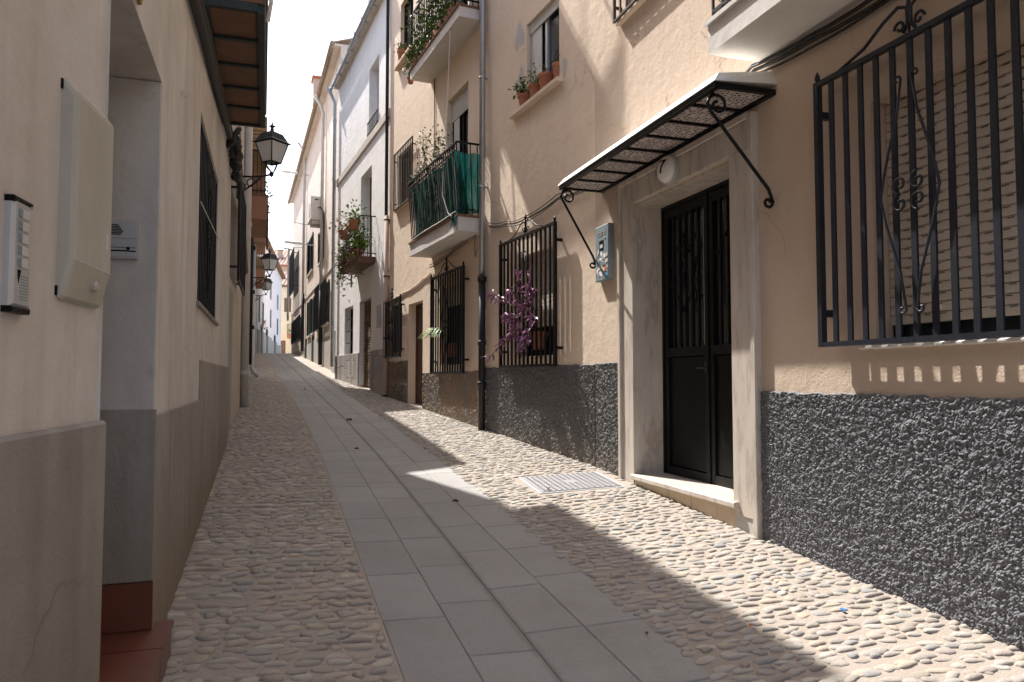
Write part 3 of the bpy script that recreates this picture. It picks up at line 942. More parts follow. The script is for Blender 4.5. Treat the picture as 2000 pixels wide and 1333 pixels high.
# ---- window grilles
def grille(wall, s0, s1, z0, z1, out, n, bw, label, mat='black_metal', group='iron window grilles', lozenge=True, crest=True, brackets=True, fw=None, centre=None, bd=None):
    fw = fw or bw * 1.25
    t = thing('window_grille', label, 'grille', wall, s0, z0, out, group)
    W, H = s1 - s0, z1 - z0
    part(MB().box(0, W, -fw / 2, fw / 2, -fw * .3, fw * .5), 'rail', mat, t)
    part(MB().box(0, W, -fw / 2, fw / 2, H - fw * .5, H + fw * .3), 'rail', mat, t)
    b = MB().box(-fw / 2, fw / 2, -fw / 2 - .001, fw / 2 + .001, -fw * .3, H + fw * .3)
    o = part(b, 'post', mat, t)
    fl = -1 if wall.flip else 1
    dup(o, t, fl * W, 0, 0)
    o = None
    for k in range(1, n):
        x = fl * W * k / n
        if o is None:
            o = part(MB().bar((0, 0, fw * .5), (0, 0, H - fw * .5), bw, bd or bw * .8), 'bar', mat, t)
            o.location = (x, 0, 0)
        else:
            dup(o, t, x, 0, 0)
    if brackets:
        for x in (0, W):
            for z in (H * .12, H * .88):
                part(MB().box(x - bw * .5, x + bw * .5, -out - .02, 0, z - bw * .6, z + bw * .6), 'bracket', mat, t)
    c = centre or W / 2
    if lozenge:
        lm = MB()
        q = fw * .5 + bw * .4
        top, mid, bot, wd = H * .86, H * .48, H * .10, min(W, 1.3) * .13
        for sgn in (-1, 1):
            pts = [(c + sgn * bw, q, top), (c + sgn * wd * .35, q, top - .12 * H), (c + sgn * wd * .8, q, mid + .10 * H), (c + sgn * wd, q, mid),
                   (c + sgn * wd * .8, q, mid - .10 * H), (c + sgn * wd * .35, q, bot + .12 * H), (c + sgn * bw, q, bot)]
            lm.tube(pts, bw * .22, 5)
            for zz, hd in ((top, 1), (bot, -1)):
                lm.tube(spiral(c + sgn * (bw + .022), zz, .022, math.pi if sgn > 0 else 0, .8, q, 14, .3, -hd * sgn), bw * .2, 5)
            for hd in (-1, 1):
                lm.tube(spiral(c + sgn * .052, mid + hd * .045, .048, math.pi / 2 * hd + (math.pi * .5 if sgn > 0 else math.pi * 1.5) * 0 + (0 if sgn < 0 else math.pi), 1.15, q, 20, .2, hd * sgn), bw * .22, 5)
        part(lm, 'scrollwork', mat, t, smooth=True)
    if crest:
        cm = MB()
        zt = H + fw * .3
        cw = min(W, 1.3)
        for sgn in (-1, 1):
            cm.tube([(c + sgn * cw * .36, 0, zt), (c + sgn * cw * .22, 0, zt + .045), (c + sgn * cw * .12, 0, zt + .12), (c + sgn * cw * .05, 0, zt + .155), (c + sgn * .012, 0, zt + .13), (c + sgn * .01, 0, zt + .05), (c + sgn * .035, 0, zt + .015)], bw * .3, 5)
            cm.tube(spiral(c + sgn * .055, zt + .05, .034, math.pi if sgn < 0 else 0, 1.0, 0, 16, .25, sgn), bw * .25, 5)
        cm.lathe([(.004, zt), (.016, zt + .12), (.008, zt + .16), (.018, zt + .18), (.003, zt + .23)], (c, 0, 0), 8)
        for x in (.0, W):
            part(MB().lathe([(.006, zt), (.016, zt + .02), (.014, zt + .035), (.003, zt + .06)], (x, 0, 0), 8), 'finial', mat, t, smooth=True)
        part(cm, 'crest', mat, t, smooth=True)
    return t
grille(RA, 1.45, 3.325, 1.485, 2.925, .070, 18, .031, 'large blue-black iron grille over the beige roller shutter nearest the camera', 'navy_metal', fw=.032, centre=1.25, bd=.012)
grille(RB, .69, 2.14, 1.44, 2.92, .085, 13, .024, 'black iron grille with purple trailing plant beside the dark drainpipe', fw=.034)
grille(RB, 3.47, 4.92, 1.38, 2.85, .085, 13, .024, 'black iron grille with a green spiky plant between drainpipe and brown door', fw=.034)
grille(RB, 6.80, 7.98, 1.69, 2.75, .075, 11, .022, 'smallest black ground floor grille, above the mottled dado by the white house', fw=.032)
grille(RB, 6.15, 7.36, 4.42, 5.48, .06, 11, .016, 'slim brown iron grille on the upper window beside the netted balcony', 'rust', lozenge=False, crest=False)
grille(RA, 4.92, 5.88, 4.47, 5.55, .07, 8, .018, 'rusty iron grille on the upper window above the door canopy', 'rust', lozenge=False, crest=False)

# ---- marble door case (part of the house front) and the door
fz = 3.0
def marble(nm, m):
    return part(m, nm, 'marble', house)
case = part(MB().bbox(4.01, 4.235, -.02, .028, .42, 2.79, .003), 'door_surround', 'marble', house)
marble_parts = [
    MB().bbox(5.655, 5.86, -.02, .028, .30, 2.79, .003), MB().bbox(4.01, 5.86, -.02, .027, 2.792, 2.97, .003)]
for mm in marble_parts:
    part(mm, 'slab', 'marble', case)
for mm in (MB().bbox(3.955, 4.008, -.02, .048, .18, fz, .006), MB().bbox(5.862, 5.915, -.02, .048, .28, fz, .006), MB().bbox(4.008, 5.862, -.02, .046, 2.972, fz + .02, .006)):
    part(mm, 'edge_moulding', 'marble', case)
for mm in (MB().box(4.212, 4.236, -.32, -.021, .46, 2.768), MB().box(5.656, 5.678, -.32, -.021, .46, 2.768), MB().box(4.212, 5.678, -.32, -.021, 2.768, 2.79)):
    part(mm, 'reveal', 'marble', case)
part(MB().box(3.99, 4.24, -.3, .02, -.1, .42), 'footing', 'repair', case)
doorstep = part(MB().bbox(4.18, 5.66, -.33, .06, .462, .505, .008), 'doorstep', 'marble', house)
part(MB().box(4.2, 5.68, -.3, .010, -.05, .3), 'footing', 'repair', doorstep)
x = 4.22
for wdt in (.22, .33, .33, .55):
    part(MB().bbox(x + .003, min(x + wdt, 5.655) - .003, .0, .022, .22 if x > 4.3 else .28, .460, .003), 'tile', 'beige_tile', doorstep)
    x += wdt
# double door
d = thing('entrance_door', 'black iron double door with vertical bars and grey panes in the marble surround', 'door', RA, 4.236, .505, -.27)
DW, DH = 1.418, 2.262
part(MB().box(0, .03, -.05, .02, 0, DH).box(DW - .03, DW, -.05, .02, 0, DH).box(.03, DW - .03, -.05, .02, DH - .035, DH), 'frame', 'ink', d)
for lx in (.032, DW / 2 + .004):
    lw = DW / 2 - .036
    lf = part(MB().box(lx, lx + .055, -.035, .012, 0, DH - .037).box(lx + lw - .055, lx + lw, -.035, .012, 0, DH - .037)
              .box(lx + .055, lx + lw - .055, -.035, .011, 0, .07).box(lx + .055, lx + lw - .055, -.035, .011, .98, 1.05).box(lx + .055, lx + lw - .055, -.035, .011, DH - .11, DH - .037), 'leaf', 'black_metal', d)
    part(MB().bbox(lx + .055, lx + lw - .055, -.03, -.004, .07, .98, .01), 'lower_panel', 'ink', lf)
    part(MB().box(lx + .055, lx + lw - .055, -.034, -.03, 1.05, DH - .11), 'pane', 'glass', lf)
    nb = 6
    for k in range(nb):
        cx = lx + .055 + (lw - .11) * (k + .5) / nb
        part(MB().box(cx - .018, cx + .018, -.028, -.024, 1.06, DH - .12), 'curtain_strip', 'repair', lf)
    for k in range(nb - 1):
        bx = lx + .055 + (lw - .11) * (k + 1) / nb
        part(MB().bar((bx, 0, 1.05), (bx, 0, DH - .11), .022, .022), 'bar', 'black_metal', lf)
    sm_ = MB()
    cx = lx + lw / 2
    for sgn in (-1, 1):
        for k, (xx, dz) in enumerate(((.0, .30), (.09, .20), (.18, .08))):
            sm_.tube(spiral(cx + sgn * xx, 1.66 + dz, .032, 0, 1.2, .018, 16, .25), .006, 5)
            sm_.tube(spiral(cx + sgn * xx, 1.66 - dz, .032, math.pi, 1.2, .018, 16, .25), .006, 5)
        sm_.tube([(cx, .018, 1.66 + sgn * .27), (cx + sgn * .035, .018, 1.66 + sgn * .18), (cx - sgn * .02, .018, 1.66 + sgn * .08), (cx, .018, 1.66)], .008, 5)
    part(sm_, 'scrollwork', 'black_metal', lf, smooth=True)
part(MB().box(DW / 2 - .006, DW / 2 + .006, -.02, .022, 0, DH - .037), 'meeting_strip', 'ink', d)
part(MB().box(DW / 2 + .03, DW / 2 + .06, .011, .018, .84, .93).tube([(DW / 2 + .045, .014, .88), (DW / 2 + .045, .045, .88), (DW / 2 + .13, .045, .88)], .007, 6), 'handle', 'rust', d)

# ---- door canopy
cp = thing('door_canopy', 'white topped iron canopy with lacy panels above the marble doorway', 'canopy', RA, 3.77, 3.075)
CW, CD = 2.55, .43
part(MB().add([(.015, 0, .12), (CW - .015, 0, .12), (CW - .015, CD - .035, .062), (.015, CD - .035, .062), (-.012, 0, .032), (CW + .012, 0, .032), (CW + .012, CD + .012, .001), (-.012, CD + .012, .001)],
              [(1, 0, 3, 2), (4, 5, 6, 7), (0, 4, 7, 3), (1, 2, 6, 5), (3, 7, 6, 2), (0, 1, 5, 4)]), 'roof_sheet', 'white_trim', cp)
part(MB().box(0, CW, CD - .035, CD, -.035, .0), 'front_bar', 'black_metal', cp)
part(MB().box(0, CW, .0, .03, -.033, .0), 'wall_bar', 'black_metal', cp)
for k in range(9):
    x = (CW - .03) * k / 8
    part(MB().box(x, x + (.03 if k in (0, 8) else .022), .03, CD - .035, -.032, .0), 'cross_bar', 'black_metal', cp)
for k in range(8):
    a, b = (CW - .03) * k / 8 + .028, (CW - .03) * (k + 1) / 8 - .002
    part(MB().box(a, b, .032, CD - .037, -.016, -.006), 'lace_panel', 'lace', cp)
for x, xw in ((.09, .02), (CW - .03, CW + .10)):
    sm_ = MB()
    # scroll below the front, straight strut, small scroll at the wall
    sm_.tube([(x, CD - .05 + .0, -.036), (x, CD - .02, -.06), (x, CD - .005, -.10), (x, CD - .03, -.15), (xw, .05, -.62), (xw, .02, -.70)], .011, 6)
    pts = [(x, CD - .075 + .072 * (1 - .7 * t / 18) * math.cos(-.1 + 1.25 * 2 * math.pi * t / 18), -.105 + .072 * (1 - .7 * t / 18) * math.sin(-.1 + 1.25 * 2 * math.pi * t / 18)) for t in range(19)]
    sm_.tube(pts, .010, 6)
    pts = [(xw, .055 + .034 * (1 - .6 * t / 14) * math.cos(2.6 + 1.1 * 2 * math.pi * t / 14), -.70 + .034 * (1 - .6 * t / 14) * math.sin(2.6 + 1.1 * 2 * math.pi * t / 14)) for t in range(15)]
    sm_.tube(pts, .010, 6)
    part(sm_, 'strut', 'black_metal', cp, smooth=True)

# ---- oval globe lamp with the house number
lp = thing('wall_lamp', 'round white opal wall lamp painted with the number 17 over the door', 'lamp', RA, 5.0, 2.905, .027)
part(MB().lathe([(.118, 0), (.118, .018), (.112, .022)], (0, 0, 0), 24, 'y'), 'base', 'alu', lp)
prof = [(.108 * math.cos(t), .022 + .085 * math.sin(t)) for t in [math.pi / 2 * k / 9 for k in range(9)]] + [(.006, .107)]
part(MB().lathe(prof, (0, 0, 0), 28, 'y'), 'globe', 'lamp_white', lp, smooth=True)
cu = bpy.data.curves.new('number', 'FONT')
cu.body = '17'
cu.size = .15
cu.align_x = 'CENTER'
cu.align_y = 'CENTER'
tmp = bpy.data.objects.new('number', cu)
COL.objects.link(tmp)
bpy.context.view_layer.update()
dg = bpy.context.evaluated_depsgraph_get()
tme = bpy.data.meshes.new_from_object(tmp.evaluated_get(dg))
bpy.data.objects.remove(tmp)
import bmesh
bm = bmesh.new()
bm.from_mesh(tme)
bmesh.ops.triangulate(bm, faces=bm.faces)
bmesh.ops.subdivide_edges(bm, edges=bm.edges, cuts=4, use_grid_fill=True)
for v in bm.verts:
    x, z = -v.co.x, v.co.y          # seen from the street, s runs to the left
    q = max(0.0, 1 - (x * x + z * z) / .108 ** 2)
    v.co = (x, .0, z)
    q = max(0.0, 1 - (x ** 2 + z * z) / .108 ** 2)
    v.co.y = .0265 + .085 * math.sqrt(q)
bm.to_mesh(tme)
bm.free()
tme.materials.clear()
tme.materials.append(MT['ink'])
no = link('number', tme, lp)

# ---- meter box with stickers
bx = thing('meter_box', 'blue-grey wall box covered in torn stickers left of the marble doorway', 'meter box', RA, 6.07, 2.20)
part(MB().bbox(0, .285, 0, .055, 0, .51, .006), 'casing', 'boxgrey', bx)
part(MB().box(.06, .22, .055, .057, .415, .455), 'name_plate', 'ink', bx)
pl = MB()
for k in range(5):
    x = .20 - k * .03
    pl.box(x - .003, x, .057, .0582, .422, .448)
    if k != 2:
        pl.box(x - .018, x - .003, .057, .0582, .444, .448)
    if k in (0, 1, 3):
        pl.box(x - .018, x - .003, .057, .0582, .422, .426)
    if k in (1, 3, 4):
        pl.box(x - .019, x - .016, .057, .0582, .422, .448)
pl.box(.062, .218, .057, .0578, .4515, .4535).box(.062, .218, .057, .0578, .4165, .4185)
part(pl, 'lettering', 'paper', bx)
part(MB().box(.10, .19, .055, .0575, .28, .37), 'display', 'ink', bx)
part(MB().box(.115, .175, .0575, .0585, .30, .335), 'display_print', 'repair', bx)
sr = random.Random(3)
for k in range(34):
    a, b = sr.uniform(.015, .24), sr.uniform(.02, .27)
    c, e = sr.uniform(.015, .05), sr.uniform(.012, .035)
    mt_ = sr.choice(['paper', 'repair', 'paper', 'boxgrey', 'alu'])
    t = sr.uniform(-.5, .5)
    y = .0555 + k * .00012
    q = [(a + c * math.cos(t + u) * .7, y, b + e * math.sin(t + u)) for u in (.6, 2.5, 3.7, 5.7)]
    part(MB().add(q, [(3, 2, 1, 0)]), 'sticker', mt_, bx)
part(MB().box(.045, .085, .06, .0608, .085, .125), 'sticker', 'orange', bx, label='orange sticker low on the box')
part(MB().box(.012, .07, .06, .0608, .022, .06), 'sticker', 'cyan', bx, label='blue sticker at the bottom edge')
part(MB().lathe([(.01, .055), (.01, .060), (.004, .062)], (.07, 0, .385), 10, 'y'), 'lock', 'alu', bx)

# ---- brown door further up
bd = thing('wooden_door', 'narrow dark brown door recessed in the peach wall below the upper grille', 'door', RB, 5.66, .80, -.13)
part(MB().box(0, .05, -.03, .0, 0, 1.79).box(.81, .86, -.03, .0, 0, 1.79).box(.05, .81, -.03, .0, 1.74, 1.79), 'frame', 'door_brown', bd)
for a, b in ((.05, 1.0), (1.06, 1.72)):
    part(MB().bbox(.10, .76, -.03, -.012, a + .06, b, .012), 'panel', 'door_brown', bd)
part(MB().box(.05, .81, -.035, -.02, 0, 1.74), 'leaf', 'door_brown', bd)
part(MB().lathe([(.012, 0), (.012, .03), (.028, .035), (.03, .05), (.02, .06)], (.12, -.02, .62), 10, 'y'), 'knob', 'brass', bd, smooth=True)
part(MB().box(5.62, 6.56, -.16, .09, .70, .80), 'doorstep', 'bal_white', house_b)

# ---- downpipe: zinc above, cast iron below
dp = thing('downpipe', 'zinc drainpipe with dark cast iron foot dividing the peach wall', 'downpipe', RB, 2.80, .58, .07)
part(MB().tube([(0, 0, 2.03), (0, 0, 10)], .040, 14), 'zinc_pipe', 'zinc', dp, smooth=True)
part(MB().tube([(0, 0, 0), (0, 0, 2.03)], .046, 14), 'iron_pipe', 'cast_iron', dp, smooth=True)
for z, r in ((1.98, .060), (1.15, .055), (.62, .055)):
    part(MB().tube([(0, 0, z), (0, 0, z + .06)], r, 14), 'collar', 'cast_iron', dp, smooth=True)
for z in (3.2, 4.65, 6.1):
    part(MB().tube([(0, 0, z), (0, 0, z + .03)], .046, 14).box(-.01, .01, -.09, -.03, z, z + .03), 'clamp', 'zinc', dp, smooth=True)

# ---- wires
def wire(label, wall, pts, r, mat='cable', sag=.0, extra=()):
    s0, o0, z0 = pts[0]
    t = thing('cable', label, 'cable', wall, s0, z0, 0)
    def dense(P):
        out = []
        for i in range(len(P) - 1):
            a, b = Vector(P[i]), Vector(P[i + 1])
            for k in range(6):
                u = k / 6
                q = a.lerp(b, u)
                q.z -= sag * 4 * u * (1 - u)
                out.append(q)
        out.append(Vector(P[-1]))
        return [(q.x - s0, q.y, q.z - z0) for q in out]
    part(MB().tube(dense(pts), r, 6), 'strand', mat, t, smooth=True)
    for dz, do, k in extra:
        part(MB().tube(dense([(p[0], p[1] + do, p[2] + dz + k * math.sin(i * 2.1)) for i, p in enumerate(pts)]), r * .7, 5), 'strand', mat, t, smooth=True)
    return t
wire('bundle of black cables sloping behind the canopy to the upper right', RA, [(2.0, .05, 3.28), (2.87, .03, 3.20), (3.4, .03, 3.22), (3.94, .03, 3.26), (4.2, .03, 3.20)], .011, 'cable', .01, [(.035, .012, .006), (-.03, .0, .012), (.018, .02, .008)])
wire('grey cables sagging from the canopy to the drainpipe', RB, [(-.15, .03, 3.16), (.72, .03, 3.19), (1.55, .03, 3.13), (2.1, .03, 3.18), (2.65, .03, 3.26)], .009, 'cable_pale', .02, [(.03, .01, .008), (-.025, 0, .012)])
wire('grey cables drooping under the netted balcony slab', RB, [(2.9, .03, 3.26), (3.4, .03, 3.22), (4.0, .03, 3.16), (4.6, .03, 3.10), (5.2, .03, 3.07)], .009, 'cable_pale', .02, [(.03, .01, .01)])
wire('loose looped end of grey cable hanging by the drainpipe', RB, [(3.12, .04, 3.24), (3.14, .05, 3.05), (3.10, .05, 2.92), (3.06, .04, 3.02)], .006, 'cable_pale', 0)
wire('thin painted cable wavering across the wall below the balcony corner', RB, [(5.2, .012, 2.98), (5.6, .012, 2.94), (6.2, .012, 2.86), (6.8, .012, 2.84), (7.4, .012, 2.80), (7.9, .012, 2.84)], .010, 'cable_peach', .015)
wire('dark conduit with clips climbing the corner between peach and white houses', RB, [(7.97, .04, 3.0), (7.98, .04, 5.0), (7.98, .04, 7.0), (7.98, .04, 9.5)], .022, 'cable', 0, [(0, .03, 0)])
cnd = thing('conduit', 'pale brown conduit pipe at the foot of the corner by the white house', 'conduit', RB, 7.93, .85, .05)
part(MB().tube([(0, 0, 0), (0, 0, 3.6)], .045, 10), 'pipe', 'pinkwall', cnd, smooth=True)
for z in (.1, 1.2, 2.4, 3.5):
    part(MB().box(-.05, .05, -.05, .05, z, z + .03), 'clip', 'rust', cnd)
wire('white washing cord hanging from the upper balcony onto the netted balcony', RB, [(3.35, .33, 6.1), (3.36, .36, 5.2), (3.38, .37, 4.5), (3.45, .39, 4.1), (3.42, .41, 3.8), (3.2, .40, 3.5), (2.98, .36, 3.36)], .007, 'rope', 0)
wire('thin black cable dropping beside the balcony window', RB, [(5.05, .012, 6.1), (5.05, .012, 5.3), (5.05, .012, 4.4)], .007, 'cable', 0)

# ---- foliage helpers
def foliage(root, name, mat, n, sampler, size, seed, spread=1.0, up=.3):
    g = random.Random(seed)
    m = MB()
    for _ in range(n):
        p = sampler(g)
        d = Vector((g.gauss(0, 1), g.gauss(0, 1), g.gauss(up, .8)))
        L = size * g.uniform(.6, 1.35)
        m.leaf(p, d, L, L * g.uniform(.45, .7), (g.gauss(0, .5), g.gauss(0, .5), 1), g.uniform(.05, .4), g.uniform(0, .5))
    o = part(m, name, mat, root)
    return o

def pot(label, wall, s, z, out, r, h, plant='ivy', n=70, ph=.2, group=None, seed=1, size=.045, cat='potted plant'):
    t = thing('potted_plant', label, cat, wall, s, z, out, group)
    part(MB().lathe([(r * .68, 0), (r * .9, h * .78), (r * .92, h * .80), (r * 1.04, h * .80), (r * 1.04, h), (r * .9, h), (r * .85, h * .9), (.004, h * .88)], (0, 0, 0), 16), 'pot', 'terracotta', t, smooth=False)
    foliage(t, 'foliage', plant, n, lambda g: (g.gauss(0, r * .8), g.gauss(0, r * .8), h + abs(g.gauss(0, ph * .5))), size, seed)
    sm_ = MB()
    g = random.Random(seed + 50)
    for _ in range(7):
        sm_.tube([(0, 0, h * .85), (g.gauss(0, r * .4), g.gauss(0, r * .4), h + ph * .3), (g.gauss(0, r * .9), g.gauss(0, r * .9), h + ph * .8)], .0035, 4)
    part(sm_, 'stems', 'stem', t)
    return t
pot('leafy green pot at the far end of the window sill', RB, 1.62, 4.466, 0.0, .085, .14, 'ivy', 150, .16, 'pots on the window sill', 21, .05)
pot('pale flowering pot in the middle of the window sill', RB, 1.32, 4.466, 0.0, .085, .15, 'ivy_pale', 60, .12, 'pots on the window sill', 22, .04)
pot('broad terracotta pot nearest the window middle', RB, 1.06, 4.466, -.01, .10, .17, 'ivy', 40, .10, 'pots on the window sill', 23, .035)
pot('slim terracotta pot at the near end of the window sill', RB, .80, 4.466, -.01, .055, .20, 'ivy', 22, .18, 'pots on the window sill', 24, .035)

# ---- balconies
def balcony(wall, s0, s1, z, out, th, label, mat='bal_white', railmat='black_metal', rail=.95, nb=24, splay=.0, group=None, bars=True, edge=None, name='balcony'):
    t = thing(name, label, 'balcony', wall, s0, z, 0, group)
    W = s1 - s0
    part(MB().box(0, W, -.02, out, 0, th), 'slab', mat, t)
    part(MB().box(-.015, W + .015, -.02, out + .02, th + .002, th + .03), 'coping', edge or mat, t)
    zt = th + .03
    fl = -1 if wall.flip else 1
    if bars:
        o1, o2 = out - .04, out - .04 + splay
        part(MB().box(-.0, W, o2 - .012, o2 + .012, zt + rail - .02, zt + rail + .005), 'handrail', railmat, t)
        part(MB().box(0, W, o1 - .01, o1 + .01, zt + .06, zt + .08), 'bottom_rail', railmat, t)
        for x in (0.0, W):
            part(MB().bar((x, 0, zt + rail), (x, o2, zt + rail), .022, .022), 'side_rail', railmat, t)
            part(MB().bar((x, 0, zt + .07), (x, o1, zt + .07), .018, .018), 'side_rail', railmat, t)
            for k in range(1, 4):
                part(MB().bar((x, o1 * k / 4, zt), (x, o2 * k / 4, zt + rail), .012, .012), 'bar', railmat, t)
        o = None
        for k in range(nb + 1):
            x = fl * W * k / nb
            if o is None:
                o = part(MB().bar((0, o1, zt), (0, o2, zt + rail), .014, .014), 'bar', railmat, t)
                o.location = (x, 0, 0)
            else:
                dup(o, t, x, 0, 0)
    return t
gb = balcony(RB, 2.92, 5.20, 3.22, .36, .19, 'white slab balcony with railing wrapped in torn green netting', splay=.07, nb=26, edge='coping_tile')
W = 2.28
# scroll frieze under the hand rail
fm = MB()
for k in range(26):
    x = W * (k + .5) / 26
    fm.tube(spiral(x, 1.06, .036, 0, 1.0, .388, 10, .35), .005, 4)
fm.box(0, W, .38, .395, 1.005, 1.018)
part(fm, 'scroll_frieze', 'black_metal', gb)
# netting: front and near end, sagging and pleated
def net_sheet(pa, pb, z0, z1, o0, o1, nx, nz, seed, ragged=.0):
    g = random.Random(seed)
    m = MB()
    ph = g.uniform(0, 6)
    for j in range(nz + 1):
        v = j / nz
        for i in range(nx + 1):
            u = i / nx
            x = pa[0] + (pb[0] - pa[0]) * u
            y = pa[1] + (pb[1] - pa[1]) * u
            pl = .010 * math.sin(u * 60 + ph) + .007 * math.sin(u * 23 + v * 5) + .012 * math.sin(v * 3 + u * 9)
            y += o0 + (o1 - o0) * v + pl
            top = z1 + .015 * math.sin(u * 17)
            bot = z0 + ragged * math.sin(u * 11 + 1)
            m.v.append((x, y, bot + (top - bot) * v))
    for j in range(nz):
        for i in range(nx):
            a = j * (nx + 1) + i
            m.f.append((a, a + 1, a + 2 + nx, a + 1 + nx))
    return m
part(net_sheet((0.02, .352), (2.0, .352), .225, .985, .0, .07, 80, 12, 4, .012), 'netting', 'net', gb, smooth=True)
m = MB()
for j in range(13):
    v = j / 12
    for i in range(21):
        u = i / 20
        yy = .05 + u * (.302 + .07 * v)
        m.v.append((-.015 + .012 * math.sin(u * 20) + .012 * math.sin(v * 4), yy + .02 * math.sin(v * 2.6) * (1 - u), .23 + v * .80 + .01 * math.sin(u * 9)))
for j in range(12):
    for i in range(20):
        a = j * 21 + i
        m.f.append((a, a + 1, a + 22, a + 21))
part(m, 'netting', 'net', gb, smooth=True)
part(net_sheet((.02, .37), (.22, .37), .10, .26, .012, 0, 14, 4, 9, .03), 'netting_scrap', 'net', gb, smooth=True)
part(MB().tube([(2.1, .375, .235), (1.4, .39, .245), (.6, .39, .24), (.05, .38, .26)], .007, 5), 'cord', 'rope', gb)
fp = thing('climbing_plant', 'tall spindly green plant rising above the netted balcony rail', 'plant', RB, 4.55, 3.44, .18)
sm_ = MB()
g_ = random.Random(5)
lf = MB()
for k in range(9):
    x0 = g_.uniform(-.45, .5)
    p = [Vector((x0, g_.uniform(-.08, .12), 0))]
    for j in range(7):
        p.append(p[-1] + Vector((g_.gauss(0, .05), g_.gauss(0, .03), .22)))
    sm_.tube(p, .006, 4, .003)
    for q in p[2:]:
        for _ in range(7):
            lf.leaf(q + Vector((g_.gauss(0, .05), g_.gauss(0, .05), g_.gauss(0, .06))), (g_.gauss(0, 1), g_.gauss(0, 1), g_.gauss(0, .6)), g_.uniform(.035, .065), g_.uniform(.02, .035), (0, 0, 1), .2, .3)
for _ in range(160):
    lf.leaf((g_.uniform(-.75, -.2), g_.gauss(.05, .08), 1.0 + abs(g_.gauss(.1, .18))), (g_.gauss(0, 1), g_.gauss(0, 1), g_.gauss(0.3, .6)), g_.uniform(.04, .07), g_.uniform(.02, .035), (0, 0, 1), .2, .3)
for _ in range(180):
    lf.leaf((g_.uniform(-.9, .65), g_.gauss(.19, .03), .92 + abs(g_.gauss(0, .07))), (g_.gauss(0, 1), g_.gauss(0, 1), g_.gauss(0.1, .6)), g_.uniform(.03, .05), g_.uniform(.015, .025), (0, 0, 1), .2, .3)
part(sm_, 'stems', 'stem', fp)
part(lf, 'leaves', 'ivy', fp)
fp['label'] = 'tall spindly green plant rising above the netted balcony rail'

ub = balcony(RB, 2.94, 5.27, 6.09, .35, .14, 'upper white slab balcony crowded with green plants', nb=26, rail=.95, edge='coping_tile')
for k in range(4):
    tp = thing('hanging_plant', ['bushy green plant by the far end of the upper balcony', 'dense green creeper over the middle of the upper balcony rail', 'leafy green plant at the near middle of the upper balcony', 'green plant at the near end of the upper balcony'][k], 'plant', RB, 5.15 - k * .58, 6.27, .26, 'plants along the upper balcony')
    part(MB().bbox(-.2, .2, -.08, .07, 0, .16, .01), 'trough', 'terracotta', tp)
    foliage(tp, 'foliage', 'ivy', 170, lambda g: (g.gauss(0, .20), g.gauss(.02, .08), .12 + abs(g.gauss(.25, .36))), .07, 60 + k)
    foliage(tp, 'young_foliage', 'ivy_pale', 60, lambda g: (g.gauss(0, .2), g.gauss(.05, .08), .1 + abs(g.gauss(.15, .3))), .06, 70 + k)
    foliage(tp, 'trailing_foliage', 'ivy', 60, lambda g: (g.gauss(0, .2), g.gauss(.11, .03), g.uniform(-.02, .2)), .06, 80 + k)
tp = pot('terracotta pot on the ledge of the top window beyond the upper balcony', RB, 7.0, 7.145, .03, .085, .2, 'ivy', 40, .15, None, 91)
tp = pot('pale leafed pot hanging at the far tip of the upper balcony', RB, 5.42, 6.1, .30, .06, .10, 'ivy_pale', 60, .12, None, 92)
balcony(RB, 3.55, 5.7, 8.9, 1.15, .16, 'unseen deep top floor balcony added to shade the peach wall below', nb=26)  # out of view, added and made deep to cast the slanting wall shade
balcony(RA, 1.2, 3.87, 3.28, .41, .17, 'white rendered balcony slab at the top right over the near grille', nb=26, rail=.95)
bt = thing('flower_trough', 'terracotta trough on the near corner of the white balcony at top right', 'trough', RA, 3.60, 3.48, .25)
part(MB().bbox(-.16, .16, -.08, .08, 0, .16, .01), 'trough', 'terracotta', bt)
foliage(bt, 'foliage', 'ivy', 120, lambda g: (g.gauss(0, .13), g.gauss(0, .06), .14 + abs(g.gauss(0, .12))), .05, 15)

# ---- purple trailing plant in the window grille: every large leaf an object
pp = thing('purple_plant', 'trailing plant with long purple leaves poking through the grille', 'plant', RB, 1.30, 1.62, .03)
part(MB().lathe([(.07, 0), (.10, .16), (.11, .16), (.11, .2), (.09, .2), (.01, .18)], (0, -.06, 0), 14), 'pot', 'terracotta', pp)
g_ = random.Random(12)
stems = MB()
spots = []
for (tx, ty, tz, n) in ((1.05, .17, .68, 12), (.45, .15, .66, 10), (-.30, .14, .64, 12), (.10, .14, .82, 6), (-.1, .14, .44, 13), (.55, .15, .40, 11), (.30, .15, .14, 10), (-.25, .15, .08, 12), (.7, .16, .10, 5), (-.25, .14, .80, 4), (1.1, .2, -.08, 5), (.05, .14, .0, 9), (.25, .13, .3, 9), (-.4, .14, .3, 8)):
    a = Vector((g_.uniform(-.05, .05), -.02, .2))
    e = Vector((tx * .78, ty, tz))
    mid = a.lerp(e, .5) + Vector((g_.gauss(0, .06), .05, .08))
    pts = [a, a.lerp(mid, .5) + Vector((0, 0, .04)), mid, mid.lerp(e, .6) + Vector((0, 0, .03)), e]
    stems.tube(pts, .006, 5, .004)
    for k in range(n):
        u = k / max(1, n - 1)
        q = mid.lerp(e, .15 + .85 * u)
        spots.append((q, (e - mid).normalized()))
part(stems, 'stems', 'stem', pp)
lms = []
for k in range(5):
    lm_ = MB().leaf((0, 0, 0), (1, 0, 0), 1, .30 + .04 * k, (0, 0, 1), .35, .15 + .08 * k)
    me = bpy.data.meshes.new('leaf')
    me.from_pydata(lm_.v, [], lm_.f)
    me.materials.append(MT['purple'] if k < 3 else MT['purple2'])
    lms.append(me)
